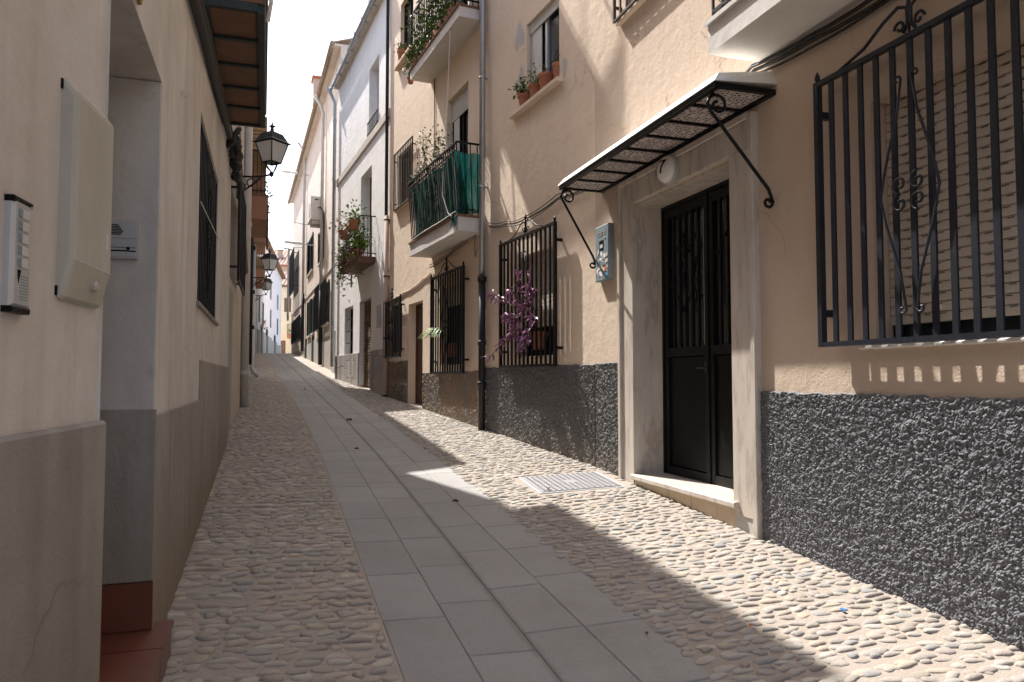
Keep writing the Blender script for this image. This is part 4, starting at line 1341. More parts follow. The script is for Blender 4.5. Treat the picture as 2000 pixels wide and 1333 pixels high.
for q, dr in spots:
    for rep in range(2):
        o = link('leaf', g_.choice(lms), pp)
        o.location = q + Vector((g_.gauss(0, .02), abs(g_.gauss(0, .02)), g_.gauss(0, .02)))
        dd = (dr + Vector((g_.gauss(0, .8), g_.gauss(.3, .5), g_.gauss(0, .8)))).normalized()
        o.rotation_euler = dd.to_track_quat('X', 'Z').to_euler()
        sc = g_.uniform(.06, .115)
        o.scale = (sc, sc, sc)
spp = thing('green_plant', 'plant with strappy yellow-green leaves arching out of the grille', 'plant', RB, 4.35, 1.62, .0)
part(MB().lathe([(.07, 0), (.10, .16), (.11, .16), (.11, .2), (.09, .2), (.01, .18)], (0, -.05, 0), 14), 'pot', 'terracotta', spp)
for k in range(26):
    L = g_.uniform(.34, .58)
    an = g_.uniform(-1.2, 1.35)
    m_ = MB()
    prev = None
    for j in range(7):
        u = j / 6
        x, y, z = L * u * math.sin(an) * 1.1 + .25 * (u > 2), .02 + L * u * .55, .2 + L * (u * 1.15 - 1.15 * u * u) * math.cos(an * .4)
        w_ = .024 * (1 - u * .85)
        m_.v += [(x - w_, y, z), (x + w_, y, z + .004)]
        if j:
            m_.f.append((2 * j - 2, 2 * j - 1, 2 * j + 1, 2 * j))
    o = part(m_, 'leaf', 'ivy' if k % 4 else 'ivy_pale', spp)
    o.location = (.12, 0, .08)

# ---- utility cover and litter
uc = thing_at('utility_cover', 'pale metal inspection cover with rows of slots by the marble doorway', 'drain cover', (2.42, 5.96, gz(2.42, 5.96) + .004), 0)
uc.rotation_euler = (.063, -.04, R(-3))
part(MB().box(-.37, .37, -.33, .33, -.03, .0), 'frame', 'alu', uc)
part(MB().box(-.345, .345, -.305, .305, .0005, .006), 'lid', 'cover_lid', uc)
m = MB()
for i in range(14):
    for j in range(12):
        x, y = -.31 + i * .0477, -.275 + j * .05
        if abs(x) < .07 and abs(y) < .06:
            continue
        m.add([(x - .012, y - .010, .0075), (x + .012, y - .010, .0075), (x + .014, y + .010, .0075), (x - .010, y + .010, .0075)], [(0, 1, 2, 3)])
o = part(m, 'slots', 'cast_iron', uc)
o['kind'] = 'stuff'
def litter(name, label, cat, px, py, mat, L, seed, thick=False):
    g = random.Random(seed)
    t = thing_at(name, label, cat, (px, py, gz(px, py) + .012), g.uniform(0, 6))
    if thick:
        m = MB().box(-L / 2, L / 2, -L * .2, L * .2, 0, .006)
    else:
        m = MB().leaf((-L / 2, 0, 0), (1, 0, .15), L, L * .55, (0, 0, 1), .5, .1)
    part(m, 'blade' if not thick else 'scrap', mat, t)
litter('dry_leaf', 'curled dry brown leaf on the slabs beyond the sun patch', 'leaf', 1.02, 10.9, 'dry_leaf', .12, 1)
litter('dry_leaf', 'dry brown leaf on the slabs just this side of the sun patch', 'leaf', 1.33, 5.60, 'dry_leaf', .06, 2)
litter('dry_leaf', 'small dry leaf lying on the inspection cover edge', 'leaf', 2.13, 5.72, 'dry_leaf', .07, 3)
litter('dry_leaf', 'tiny dry leaf in the shade near the slab edge', 'leaf', 1.55, 2.95, 'dry_leaf', .035, 4)
litter('dry_leaf', 'dry leaf among the cobbles at the shadow edge', 'leaf', 2.02, 2.86, 'orange', .035, 5)
litter('dry_leaf', 'dark leaf on the slabs high up the lane', 'leaf', .62, 16.5, 'dry_leaf', .14, 6)
litter('paper_scrap', 'white paper scrap on the slabs high up the lane', 'litter', 1.12, 11.3, 'paper', .06, 7, True)
litter('plastic_scrap', 'small blue plastic scrap on the sunlit cobbles', 'litter', 2.52, 2.86, 'blue', .035, 8, True)
litter('dry_leaf', 'small brown leaf on the slabs left of the sun patch', 'leaf', .86, 8.3, 'dry_leaf', .06, 9)
litter('bottle_cap', 'tiny white scrap on the shaded left cobbles', 'litter', .06, 4.35, 'paper', .02, 10, True)

# ================================================================== RIGHT SIDE : white house
wh = thing('white_house', 'whitewashed house with stone clad foot and flower balcony', 'house', RC, 0, 0)
hc = [(1.55, 2.75, .3, 3.03, .28), (3.5, 4.6, 1.87, 3.03, .2), (1.6, 2.75, 3.85, 5.9, .26), (.98, 1.95, 6.62, 8.1, .25)]
part(wall_mesh(MB(), 0, 5.85, .2, 9.1, hc, back=-6), 'wall', 'white', wh)
part(MB().bbox(0, 5.87, .0, .035, 6.42, 6.60, .01), 'cornice', 'cream2', wh)
# stone cladding panels, each its own piece
sr = random.Random(8)
for a, b in ((.02, 1.53), (2.77, 5.84)):
    x = a
    while x < b - .02:
        w_ = min(sr.uniform(.22, .42), b - x)
        if b - x - w_ < .1:
            w_ = b - x
        z = .5
        while z < 1.86:
            h_ = min(sr.uniform(.28, .6), 1.88 - z)
            if 1.88 - z - h_ < .12:
                h_ = 1.88 - z
            part(MB().bbox(x + .004, x + w_ - .004, 0, .022 + sr.uniform(0, .008), z + .004, z + h_ - .004, .008), 'cladding_stone', 'dadostone', wh)
            z += h_
        x += w_
window(wh, 3.5, 4.6, 1.87, 3.03, .2, frame='ink', pane='dark')
m = MB()
for k in range(1, 4):
    m.box(3.5, 4.6, -.06, -.045, 1.87 + k * .29 - .008, 1.87 + k * .29 + .008)
part(m, 'window_bar', 'black_metal', wh)
window(wh, 1.6, 2.75, 3.85, 5.9, .26, frame='door_brown', pane='dark')
window(wh, .98, 1.95, 6.62, 8.1, .25, frame='pinkwall', blind=.9, blindmat='blind_grey')
part(MB().box(.96, 1.97, .02, .04, 6.62, 6.66).box(.96, 1.97, .02, .04, 6.88, 6.90), 'window_rail', 'black_metal', wh)
m = MB()
for k in range(9):
    m.box(.98 + k * .12, .99 + k * .12, .022, .034, 6.6, 6.9)
part(m, 'rail_bars', 'black_metal', wh)
part(MB().bbox(.60, .95, 0, .02, 2.33, 2.78, .004), 'plaque', 'repair', wh, label='small grey plaque beside the doorway')
part(MB().box(3.70, 3.85, -.02, .006, 3.50, 3.85), 'vent_slot', 'dark', wh)
part(MB().box(3.10, 3.25, -.0, .010, 3.85, 4.0), 'tile', 'repair', wh)
# cane blind in the doorway: slats
dbl = thing('cane_blind', 'brown cane slat blind hanging in the white house doorway', 'blind', RC, 1.56, 1.06, -.12)
n = 34
o = part(MB().bbox(0, 1.18, -.008, .008, 0, .046, .004), 'slat', 'blind_brown', dbl)
for k in range(1, n):
    dup(o, dbl, 0, .006 * math.sin(k), k * .0575)
m = MB()
for k in range(n):
    m.lathe([(.005, 0), (.018, .012), (.018, .03), (.005, .042)], (1.15, .025, k * .0575), 6)
part(m, 'bead_string', 'bead', dbl)
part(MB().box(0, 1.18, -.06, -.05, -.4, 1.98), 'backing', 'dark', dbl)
part(MB().box(1.5, 2.8, -.28, .06, .78, 1.0), 'doorstep', 'bal_white', wh)
# balcony with pots
wb = balcony(RC, 1.18, 3.12, 3.70, .37, .10, 'small balcony with thin black bars crowded with pots of flowers', mat='wood', nb=15, rail=.85, edge='wood')
part(MB().bbox(.0, 1.1, .345, .365, .135, .30, .006), 'trough_board', 'wood', wb)
gp_ = 'pots on the flower balcony'
def rail_pot(label, s, z, out, r, mats, n, seed, trail=0, ph=.15, wide=1.3):
    t = thing('potted_plant', label, 'potted plant', RC, s, z, out, gp_)
    h = r * 1.5
    part(MB().lathe([(r * .66, 0), (r * .95, h * .82), (r * 1.08, h * .82), (r * 1.08, h), (r * .9, h), (.01, h * .9)], (0, 0, 0), 12), 'pot', 'terracotta', t)
    for k, mt_ in enumerate(mats):
        foliage(t, 'foliage', mt_, n, lambda g: (g.gauss(0, r * wide), g.gauss(0, r * .8), h * .9 + abs(g.gauss(0, ph))), .075, seed + k)
    if trail:
        foliage(t, 'trailing_foliage', mats[0], trail, lambda g: (g.gauss(0, r * 1.2), g.gauss(.06, .06), -abs(g.gauss(0, .3)) + .1), .075, seed + 9)
rail_pot('red terracotta pot hooked on the near end of the flower balcony rail', 1.42, 4.42, .40, .125, ['ivy_pale'], 110, 31)
rail_pot('shaded brown pot hooked on the far half of the flower balcony rail', 2.55, 4.40, .40, .13, ['ivy_pale', 'ivy_pale', 'flower'], 40, 33)
rail_pot('big green bushy plant at the near corner of the flower balcony', 1.45, 3.84, .30, .11, ['ivy_pale', 'ivy_pale', 'ivy'], 170, 35, 60, .24, 2.0)
rail_pot('purple leaved plant in the middle of the flower balcony', 2.15, 3.84, .30, .11, ['purple2', 'ivy_pale', 'purple'], 110, 37, 40, .28, 2.0)
rail_pot('pale trailing plant spilling from the far end of the flower balcony', 2.95, 3.84, .32, .11, ['ivy_pale', 'ivy'], 130, 39, 160, .2, 1.8)
# eaves, tiles, gutter
part(MB().box(-.02, 5.9, -.3, .13, 9.10, 9.16), 'eave', 'cream2', wh)
def tile_row(root, s0, s1, z, out, pitch=.19, back=1.2, slope=.35, mat='roof_tile', every=True):
    n = int((s1 - s0) / pitch)
    m = MB()
    nseg = 5
    for j in range(nseg + 1):
        pass
    base = []
    for k in range(7):
        t = math.pi * k / 6
        base.append((.085 * math.cos(t), .075 * math.sin(t)))
    vs, fs = [], []
    for (yy, dz) in ((0, 0), (-back, back * slope)):
        for (bx_, bz) in base:
            vs.append((bx_, yy, bz + dz))
    for k in range(6):
        fs.append((k, k + 1, k + 8, k + 7))
    fs.append(tuple(range(7))[::-1])
    o = part(MB().add(vs, fs), 'tile', mat, root)
    fl = -1 if root_flip(root) else 1
    o.location = (fl * (s0 + pitch / 2), out, z)
    for k in range(1, n):
        dup(o, root, fl * (s0 + (k + .5) * pitch), out, z + rnd.uniform(-.006, .006))
    part(MB().add([(s0, out - .03, z), (s1, out - .03, z), (s1, out - back, z + back * slope), (s0, out - back, z + back * slope)], [(0, 1, 2, 3)]), 'roof_bed', 'roof_tile', root)
tile_row(wh, 0, 5.85, 9.18, .15)
gt = thing('gutter', 'grey metal gutter along the white house eaves', 'gutter', RC, 0, 9.14, .19)
part(MB().tube([(0, 0, 0), (6.1, 0, -.04)], .05, 8), 'trough', 'zinc', gt, smooth=True)
for k in range(8):
    part(MB().box(.2 + k * .78, .22 + k * .78, -.12, .055, -.06, .05), 'bracket', 'zinc', gt)
dp2 = thing('downpipe', 'grey drainpipe at the far corner of the white house', 'downpipe', RC, 5.86, 1.6, .09)
part(MB().tube([(0, .2, 7.5), (0, .12, 7.35), (0, 0, 7.1), (0, 0, 0), ], .045, 10), 'pipe', 'zinc', dp2, smooth=True)
for z in (1.0, 3, 5, 6.6):
    part(MB().tube([(0, 0, z), (0, 0, z + .05)], .055, 10), 'collar', 'zinc', dp2)

# ================================================================== RIGHT SIDE : cream house beyond
ch = thing('cream_house', 'weathered cream house with tall dark shutters and air conditioner', 'house', RD, 0, 0)
hd = [(2.35, 4.0, 3.11, 4.52, .15), (4.5, 6.4, 3.10, 4.62, .15), (7.6, 8.6, 3.07, 4.5, .15), (9.1, 10.6, 3.05, 4.55, .15), (4.3, 6.0, 5.5, 6.7, .15), (8.4, 10.9, 5.7, 7.2, .15), (5.1, 5.7, 8.95, 10.2, .15),
      (13.1, 19.0, 3.15, 4.2, .1), (16.9, 19.8, 5.7, 7.8, .1), (9.4, 10.4, 1.8, 4.0, .12), (12.0, 12.9, 2.0, 4.1, .12)]
hd = hd[:7]
part(wall_mesh(MB(), 0, 21.5, .8, 11.3, hd, back=-6), 'wall', 'cream', ch)
part(MB().bbox(0, 21.5, 0, .03, 4.78, 4.9, .01), 'string_course', 'cream2', ch)
part(MB().bbox(-.02, .8, 0, .10, .8, 2.7, .01), 'pier', 'far_grey', ch)
for a, b in ((.82, 4.0), (4.3, 7.58), (8.52, 10.88), (11.82, 21.4)):
    part(MB().bbox(a, b, 0, .014, .8, 2.9 - .02 * a, .006), 'plinth', 'd_plinth', ch)
part(MB().bbox(-.02, .75, 0, .05, 2.7, 4.7, .01), 'pier', 'repair', ch)
def shutters(s0, s1, z0, z1):
    w_ = part(MB().box(s0, s1, -.14, -.12, z0, z1), 'window', 'glass', ch)
    for a_ in (s0 - .04, s1):
        part(MB().box(a_, a_ + .04, 0, .05, z0, z1), 'shutter_jamb', 'shutter_green', w_)
    for k in range(2):
        a, b = s0 + (s1 - s0) * k / 2, s0 + (s1 - s0) * (k + 1) / 2
        m = MB().box(a + .01, a + .07, -.03, .02, z0, z1).box(b - .07, b - .01, -.03, .02, z0, z1).box(a + .07, b - .07, -.03, .02, z0, z0 + .07).box(a + .07, b - .07, -.03, .02, z1 - .07, z1)
        nl = int((z1 - z0 - .14) / .07)
        for j in range(nl):
            zz = z0 + .075 + j * .07
            m.add([(a + .07, -.02, zz + .05), (b - .07, -.02, zz + .05), (b - .07, .015, zz), (a + .07, .015, zz)], [(0, 1, 2, 3)])
        part(m, 'shutter', 'shutter_green', w_)
    part(MB().box(s0 - .06, s1 + .06, -.14, .07, z0 - .05, z0), 'sill', 'bal_white', w_)
shutters(4.5, 6.4, 3.10, 4.62); shutters(2.35, 4.0, 3.11, 4.52); shutters(7.6, 8.6, 3.07, 4.5); shutters(9.1, 10.6, 3.05, 4.55)
shutters(4.3, 6.0, 5.5, 6.7); shutters(8.4, 10.9, 5.7, 7.2)
window(ch, 5.1, 5.7, 8.95, 10.2, .15)
gg = 'iron grilles on the cream house'
grille(RD, 2.3, 4.05, 3.06, 4.55, .12, 12, .025, 'nearest dark grille on the cream house, over its tall shutters', group=gg, lozenge=False, crest=False)
grille(RD, 4.45, 6.45, 3.05, 4.66, .10, 13, .025, 'second dark grille on the cream house, beside its black drainpipe', group=gg, lozenge=False, crest=False)
grille(RD, 13.0, 19.0, 3.1, 4.22, .16, 24, .03, 'long dark grille at the far end of the cream house', group=gg, lozenge=False, crest=False)
grille(RD, 16.5, 20.0, 5.7, 7.9, .25, 18, .03, 'dark caged balcony grille high on the far end of the cream house', group=gg, lozenge=False, crest=False)
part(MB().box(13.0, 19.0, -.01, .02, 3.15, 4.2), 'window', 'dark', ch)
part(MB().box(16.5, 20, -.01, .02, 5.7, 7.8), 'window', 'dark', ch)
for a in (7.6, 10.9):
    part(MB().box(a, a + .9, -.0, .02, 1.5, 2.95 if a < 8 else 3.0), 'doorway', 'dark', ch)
acu = thing('air_conditioner', 'cream air conditioner unit mounted high above the green shutters', 'air conditioner', RD, 4.2, 6.92, .12)
part(MB().bbox(0, .95, 0, .36, 0, .75, .015), 'casing', 'ac', acu)
part(MB().lathe([(.28, .36), (.28, .372), (.25, .376), (.05, .372)], (.55, 0, .38), 18, 'y'), 'fan_grille', 'blind_grey', acu)
part(MB().box(-.05, 1.0, -.12, .38, -.07, -.02).box(.1, .14, -.12, .30, -.20, -.07).box(.8, .84, -.12, .30, -.2, -.07), 'bracket', 'bal_white', acu)
part(MB().tube([(0, .1, .35), (-.15, .05, .35), (-.22, -.05, .2), (-.22, -.08, -.4)], .02, 6), 'hose', 'cable', acu)
part(MB().box(-.003, 0, .10, .22, .62, .66), 'label', 'ink', acu)
part(MB().box(0, 21.6, -.3, .20, 11.3, 11.38), 'eave', 'cream2', ch)
tile_row(ch, 0, 21.5, 11.40, .22, .22)
gt2 = thing('gutter', 'brown stained gutter along the cream house eaves', 'gutter', RD, 0, 11.33, .27)
part(MB().tube([(-.1, 0, 0), (21.7, 0, 0)], .075, 8), 'trough', 'stained_gutter', gt2, smooth=True)
for s_, lb, mt_ in ((4.15, 'pale drainpipe on the cream house with black lower half', 'pvc'), (12.2, 'slim drainpipe midway along the cream house', 'pvc')):
    q = thing('downpipe', lb, 'downpipe', RD, s_, 1.75 if s_ < 6 else 2.5, .10)
    part(MB().tube([(0, .3, 9.5), (0, .1, 9.2), (0, 0, 8.9), (0, 0, 2.6)], .06, 10), 'pipe', mt_, q, smooth=True)
    part(MB().tube([(0, 0, 2.6), (0, 0, 0)], .07, 10), 'iron_foot', 'cast_iron', q, smooth=True)
sl_ = thing('street_lamp', 'white tube street lamp on an arm from the cream house', 'street lamp', RD, 7.8, 6.55, 0)
part(MB().tube([(0, 0, 0), (0, .8, .06)], .02, 6), 'arm', 'alu', sl_)
part(MB().tube([(0, .5, .06), (0, 1.15, .08)], .06, 8), 'shade', 'white_trim', sl_)
sl2 = copy_tree(sl_)
sl2.location = RD.pt(11.0, 0, 10.2)
sl2['label'] = 'white tube lamp projecting just under the cream house eaves'
pst = thing('antenna_mast', 'grey pole with bracket at the far end of the cream house', 'pole', RD, 21.0, 7.0, .25)
part(MB().tube([(0, 0, -2.5), (0, 0, 1.6)], .06, 8), 'pole', 'zinc', pst)
part(MB().bar((0, -.3, 1.5), (0, .3, 1.6), .06, .06), 'bracket', 'rust', pst)
chm = thing('chimney', 'small brick chimney peeping above the cream house eaves', 'chimney', RD, 5.5, 11.4, .1)
part(MB().box(-.25, .25, -.25, .25, 0, .9), 'stack', 'pinkwall', chm)
part(MB().box(-.3, .3, -.3, .3, .9, 1.0), 'cap', 'terracotta', chm)

# ================================================================== LEFT SIDE
lh = thing('cream_house', 'cream plastered house with recessed doorway and brass number beside the camera', 'house', L1, 0, 0)
part(wall_mesh(MB(), -4.2, -.075, -.6, 8.7, [], back=-5), 'wall', 'left_plaster', lh)
m = MB()
m.v = []
m.bbox(-4.2, -.055, -.3, .018, -.6, 1.20, .008)
part(m, 'plinth', 'left_plinth', lh)
part(MB().box(-.078, -.069, -.6, -.02, 1.2, 2.5), 'door_edge', 'shutter_green', lh)
lh2 = thing('cream_house', 'cream plastered house with a black barred window under the timber balcony', 'house', L2, 0, 0)
part(wall_mesh(MB(), -1.035, 5.44, -.3, 8.7, [(-1.034, -.06, .3, 2.45, .75), (1.62, 3.32, 1.76, 2.92, .18)], back=-5), 'wall', 'left_plaster', lh2)
# grey jamb sheet faces the camera: thin render skin on the far reveal
part(MB().box(-.072, -.062, -.74, -.003, 1.19, 2.447), 'jamb_render', 'jamb', lh2)
part(MB().box(-.080, -.062, -.74, .008, .555, 1.19), 'jamb_plinth', 'left_plinth', lh2)
part(MB().bbox(-.06, 1.85, -.01, .010, -.3, 1.17, .004), 'plinth', 'left_plinth', lh2)
part(MB().bbox(1.85, 5.43, -.01, .012, -.3, 1.42, .004), 'plinth', 'left_plinth', lh2)
ds = part(MB().box(-.965, .04, -.72, .055, -.2, .355), 'doorstep', 'grout', lh2)
for a in (-.62, -.29, .035):
    for (b, c) in ((-.70, -.30), (-.295, .06)):
        part(MB().bbox(0, .32, -.02, .0, 0, .38, .003), 'tile', 'red_tile', ds)
for ch_ in list(ds.children):
    bpy.data.objects.remove(ch_)
for a in (-.94, -.618, -.296):
    for (b, c) in ((-.70, -.302), (-.298, .075)):
        part(MB().add([(a + .003, b, .357), (a + .317, b, .357), (a + .317, c, .357), (a + .003, c, .357), (a + .003, b, .375), (a + .317, b, .375), (a + .317, c, .375), (a + .003, c, .375)],
                      [(3, 2, 1, 0), (4, 5, 6, 7), (0, 1, 5, 4), (1, 2, 6, 5), (2, 3, 7, 6), (3, 0, 4, 7)]), 'tile', 'red_tile', ds)
    part(MB().bbox(a + .003, a + .317, .055, .068, .02, .354, .002), 'riser_tile', 'red_tile', ds)
for (b, c) in ((-.70, -.30), (-.297, .012)):
    part(MB().box(-.084, -.064, b, c, .378, .55), 'skirting_tile', 'red_tile', lh2)
# dark window
window(lh2, 1.62, 3.32, 1.76, 2.92, .18, frame='ink', pane='dark')
part(MB().bbox(1.55, 3.4, -.16, .022, 1.735, 1.76, .004), 'window_sill', 'left_plinth', lh2)
grille(L2, 1.64, 3.30, 1.775, 2.90, -.02, 15, .02, 'black iron bars set flush in the left hand window recess', brackets=False, crest=False)
wire('thin white wire slanting across the black barred window', L2, [(1.6, .012, 2.36), (3.35, .012, 2.44)], .004, 'rope', 0)
# intercom, cabinet, entry phone, ornament
ic = thing('intercom_panel', 'aluminium intercom panel with five name buttons at far left', 'intercom', L1, -.612, 1.432)
part(MB().bbox(0, .078, 0, .018, .010, .218, .007), 'casing', 'alu', ic)
for z in (0, .208):
    part(MB().bbox(-.001, .079, 0, .0195, z, z + .012, .003), 'end_cap', 'ink', ic)
for k in range(5):
    z = .190 - k * .0235
    part(MB().bbox(.018, .029, .018, .0215, z - .008, z + .008, .001), 'button', 'boxgrey', ic)
    part(MB().bbox(.031, .058, .018, .0208, z - .009, z + .009, .001), 'name_plate', 'blind_grey', ic)
m = MB()
for k in range(9):
    m.box(.030, .068, .018, .0185, .026 + k * .0055, .0274 + k * .0055)
part(m, 'speaker_lines', 'boxgrey', ic)
part(MB().add([(.018, .0187, .082), (.034, .0187, .082), (.023, .0187, .054)], [(0, 2, 1), (0, 1, 2)]), 'emblem', 'ink', ic)
for z in (.016, .212):
    part(MB().lathe([(.0025, .0183), (.0025, .0199), (.0008, .0204)], (.07, 0, z - .002), 8, 'y'), 'screw', 'alu', ic)
mc = thing('meter_cabinet', 'dirty cream plastic meter cabinet with sloping lower lid', 'meter cabinet', L1, -.362, 1.485)
sec = [(0, 0), (.008, -.003), (.016, .004), (.034, .075), (.036, .085), (.036, .45), (.034, .462), (.014, .487), (.006, .49), (0, .49)]
ns = len(sec)
xs_ = (.0, .004, .012, .238, .246, .25)
inset = (.012, .004, 0, 0, .004, .012)
m = MB()
for x, ins in zip(xs_, inset):
    for (y, z) in sec:
        m.v.append((x, max(0, y - ins), z + (ins * .6 if z < .2 else -ins * .6)))
for i in range(len(xs_) - 1):
    for k in range(ns):
        k2 = (k + 1) % ns
        a = i * ns
        m.f.append((a + k, a + k2, a + ns + k2, a + ns + k))
m.f.append(tuple(range(ns))[::-1])
m.f.append(tuple((len(xs_) - 1) * ns + k for k in range(ns)))
part(m, 'casing', 'cab', mc)
part(MB().lathe([(.013, 0), (.013, .014), (.008, .018)], (.15, .020, .042), 12, 'y'), 'lock', 'cab', mc)
part(MB().box(.008, .242, .0345, .0367, .083, .0855), 'lid_seam', 'repair', mc)
part(MB().box(.200, .218, .036, .0368, .14, .18), 'badge', 'blind_grey', mc)
for z in (.46, 0):
    part(MB().box(-.006, 0, 0, .004, z + .004, z + .026), 'bracket', 'ink', mc)
wire('grey feed cable running up the wall from the meter cabinet', L1, [(-.235, .006, 1.975), (-.237, .006, 2.4), (-.232, .006, 3.2), (-.234, .006, 4.4)], .004, 'left_plaster', 0) if False else None
# entry phone on the jamb (faces the camera)
ep = thing_at('entry_phone', 'grey metal door entry plate on the jamb inside the doorway recess', 'intercom', (-.562, 3.07, 1.825), 0)
part(MB().box(-.062, .062, .0, .014, -.07, .07), 'plate', 'alu', ep)
part(MB().box(-.056, .056, -.003, .0, .008, .062).box(-.056, .056, -.003, .0, -.062, -.02), 'inset', 'alu', ep)
m = MB()
for k in range(7):
    m.box(-.035, .012 - abs(k - 2) * .004, -.0045, -.003, .018 + k * .006, .021 + k * .006)
part(m, 'speaker_slots', 'ink', ep)
part(MB().box(-.056, .056, -.004, -.003, -.044, -.039).box(-.056, .056, -.004, -.003, -.03, -.028), 'groove', 'ink', ep)
part(MB().lathe([(.006, -.008), (.006, -.003)], (.03, 0, -.032), 10, 'y'), 'button', 'ink', ep)
orn = thing('brass_number', 'ornate brass house number plate high beside the doorway', 'sign', L2, -.66, 2.46)
m = MB()
m.tube([(-.02, .012, 0), (-.05, .012, .04), (-.02, .012, .08), (-.06, .012, .12), (-.02, .012, .16)], .008, 6)
m.tube(spiral(.01, .13, .04, 0, 1.2, .012, 16, .3), .007, 6).tube(spiral(.0, .05, .03, 2, 1.2, .012, 16, .3), .007, 6)
m.lathe([(.012, 0), (.012, .02), (.004, .028)], (-.03, 0, .06), 8, 'y')
part(m, 'scroll', 'brass', orn, smooth=True)

# cable along the wall under the balcony
cb = thing('cable', 'thick black cable bundle climbing the cream wall under the timber balcony', 'cable', L2, .3, 3.10)
pts = [(-.3, .03, -.02), (.4, .03, .08), (1.3, .035, .18), (2.4, .035, .30), (3.2, .035, .40), (4.2, .035, .52), (4.9, .035, .60), (5.15, .035, .50)]
part(MB().tube(pts, .028, 8), 'strand', 'cable', cb, smooth=True)
part(MB().tube([(a, b + .02, c + .035) for a, b, c in pts], .014, 6), 'strand', 'cable', cb, smooth=True)
m = MB()
g_ = random.Random(2)
for k in range(16):
    u = k / 15
    c0 = Vector((3.95 + 1.15 * u, .06 + g_.uniform(-.02, .03), .50 + .05 * u - .12 * u * u + g_.uniform(-.05, .03)))
    m.tube([c0 + Vector((.03 * math.cos(t), .035 * math.sin(t), .05 * math.sin(t + k))) for t in [2 * math.pi * j / 8 for j in range(9)]], .022, 6)
part(m, 'coil', 'cable', cb, smooth=True)

# timber balcony
tb = thing('timber_balcony', 'balcony of brown boards in a dark green iron frame on the left', 'balcony', L2, 1.56, 3.60)
BW, BD = 2.2, .345
part(MB().box(0, BW, -.02, .035, -.05, .0).box(0, BW, BD - .03, BD + .01, -.055, .0), 'side_beam', 'green_metal', tb)
for k in range(6):
    x = BW * k / 5
    part(MB().box(x - .018, x + .018, .035, BD - .03, -.05, -.002), 'cross_beam', 'green_metal', tb)
for k in range(5):
    a, b = BW * k / 5 + .02, BW * (k + 1) / 5 - .02
    part(MB().box(a, b, .036, BD - .031, -.03, -.012), 'board', 'wood', tb)
part(MB().box(-.015, BW + .015, -.02, BD + .012, .002, .075), 'deck', 'wood', tb)
part(MB().box(-.02, BW + .02, BD - .02, BD + .02, .95, .98), 'handrail', 'green_metal', tb)
part(MB().box(-.02, BW + .02, BD - .01, BD + .012, .10, .12), 'bottom_rail', 'green_metal', tb)
for x in (-.0, BW):
    part(MB().box(x - .022, x + .022, BD - .025, BD + .021, .076, .98), 'post', 'green_metal', tb)
    part(MB().box(x - .01, x + .01, -.02, BD - .026, .95, .975).box(x - .01, x + .01, -.02, BD - .026, .105, .125), 'side_rail', 'green_metal', tb)
    for k in range(1, 4):
        y = BD * k / 4
        part(MB().box(x - .008, x + .008, y - .012, y + .012, .076, .95), 'bar', 'green_metal', tb)
for k in range(1, 18):
    x = BW * k / 18
    o = part(MB().box(x - .008, x + .008, BD - .008, BD + .008, .12, .95), 'bar', 'green_metal', tb)
part(MB().tube([(.0, BD + .02, .09), (.01, BD + .05, .04), (-.01, BD + .04, -.04), (.02, BD + .03, -.09)], .014, 5).tube([(-.02, BD, .08), (-.05, BD + .02, .06), (-.04, BD + .05, .0)], .010, 5), 'rope_tie', 'rope', tb)

# third left house
l3 = thing('plaster_house', 'narrow pale plaster house with white drainpipe beyond the timber balcony', 'house', L3, 0, 0)
part(wall_mesh(MB(), 0, 3.0, 0, 8.9, [(.55, 2.2, 2.5, 3.6, .14)], back=-5), 'wall', 'cream2', l3)
part(MB().box(-.0, 2.75, -.4, .34, 8.9, 9.0), 'eave', 'cream2', l3)
gq = [(3.0, 0), (4.08, 0), (4.08, 8.25), (3.0, 6.35)]  # real wall lower down; unseen sloping top shaped to pass a sun patch
gv = [(x, 0, z) for x, z in gq] + [(x, -5, z) for x, z in gq]
part(MB().add(gv, [(3, 2, 1, 0), (4, 5, 6, 7), (0, 1, 5, 4), (1, 2, 6, 5), (2, 3, 7, 6), (3, 0, 4, 7)]), 'sun_notch_wall', 'cream2', l3)
window(l3, .55, 2.2, 2.5, 3.6, .14, frame='ink')
grille(L3, .55, 2.25, 2.45, 3.68, .10, 10, .022, 'projecting black grille on the narrow plaster house', lozenge=False, crest=False)
part(MB().box(.3, 1.2, -.005, .014, .55, 2.35), 'door_leaf', 'far_grey', l3)
dp3 = thing('downpipe', 'fat pale drainpipe on the narrow plaster house', 'downpipe', L3, 4.05, .86, .06)
part(MB().tube([(0, 0, 0), (0, 0, 7)], .062, 12), 'pipe', 'pvc', dp3, smooth=True)
for z in (.5, 2.9, 4.9):
    part(MB().tube([(0, 0, z), (0, 0, z + .06)], .075, 12), 'collar', 'pvc', dp3)
wire('grey twisted cable drooping down the narrow plaster house', L3, [(.2, .05, 3.95), (1.2, .05, 3.9), (2.6, .05, 3.6), (3.7, .06, 2.95)], .035, 'cable_pale', .05, [(.02, .02, .02)])
wire('thin wire swooping from the timber balcony to the pale drainpipe', L3, [(.8, .02, 5.4), (2.0, .02, 4.7), (3.3, .03, 4.15), (3.9, .04, 3.95)], .008, 'cable_pale', .06)

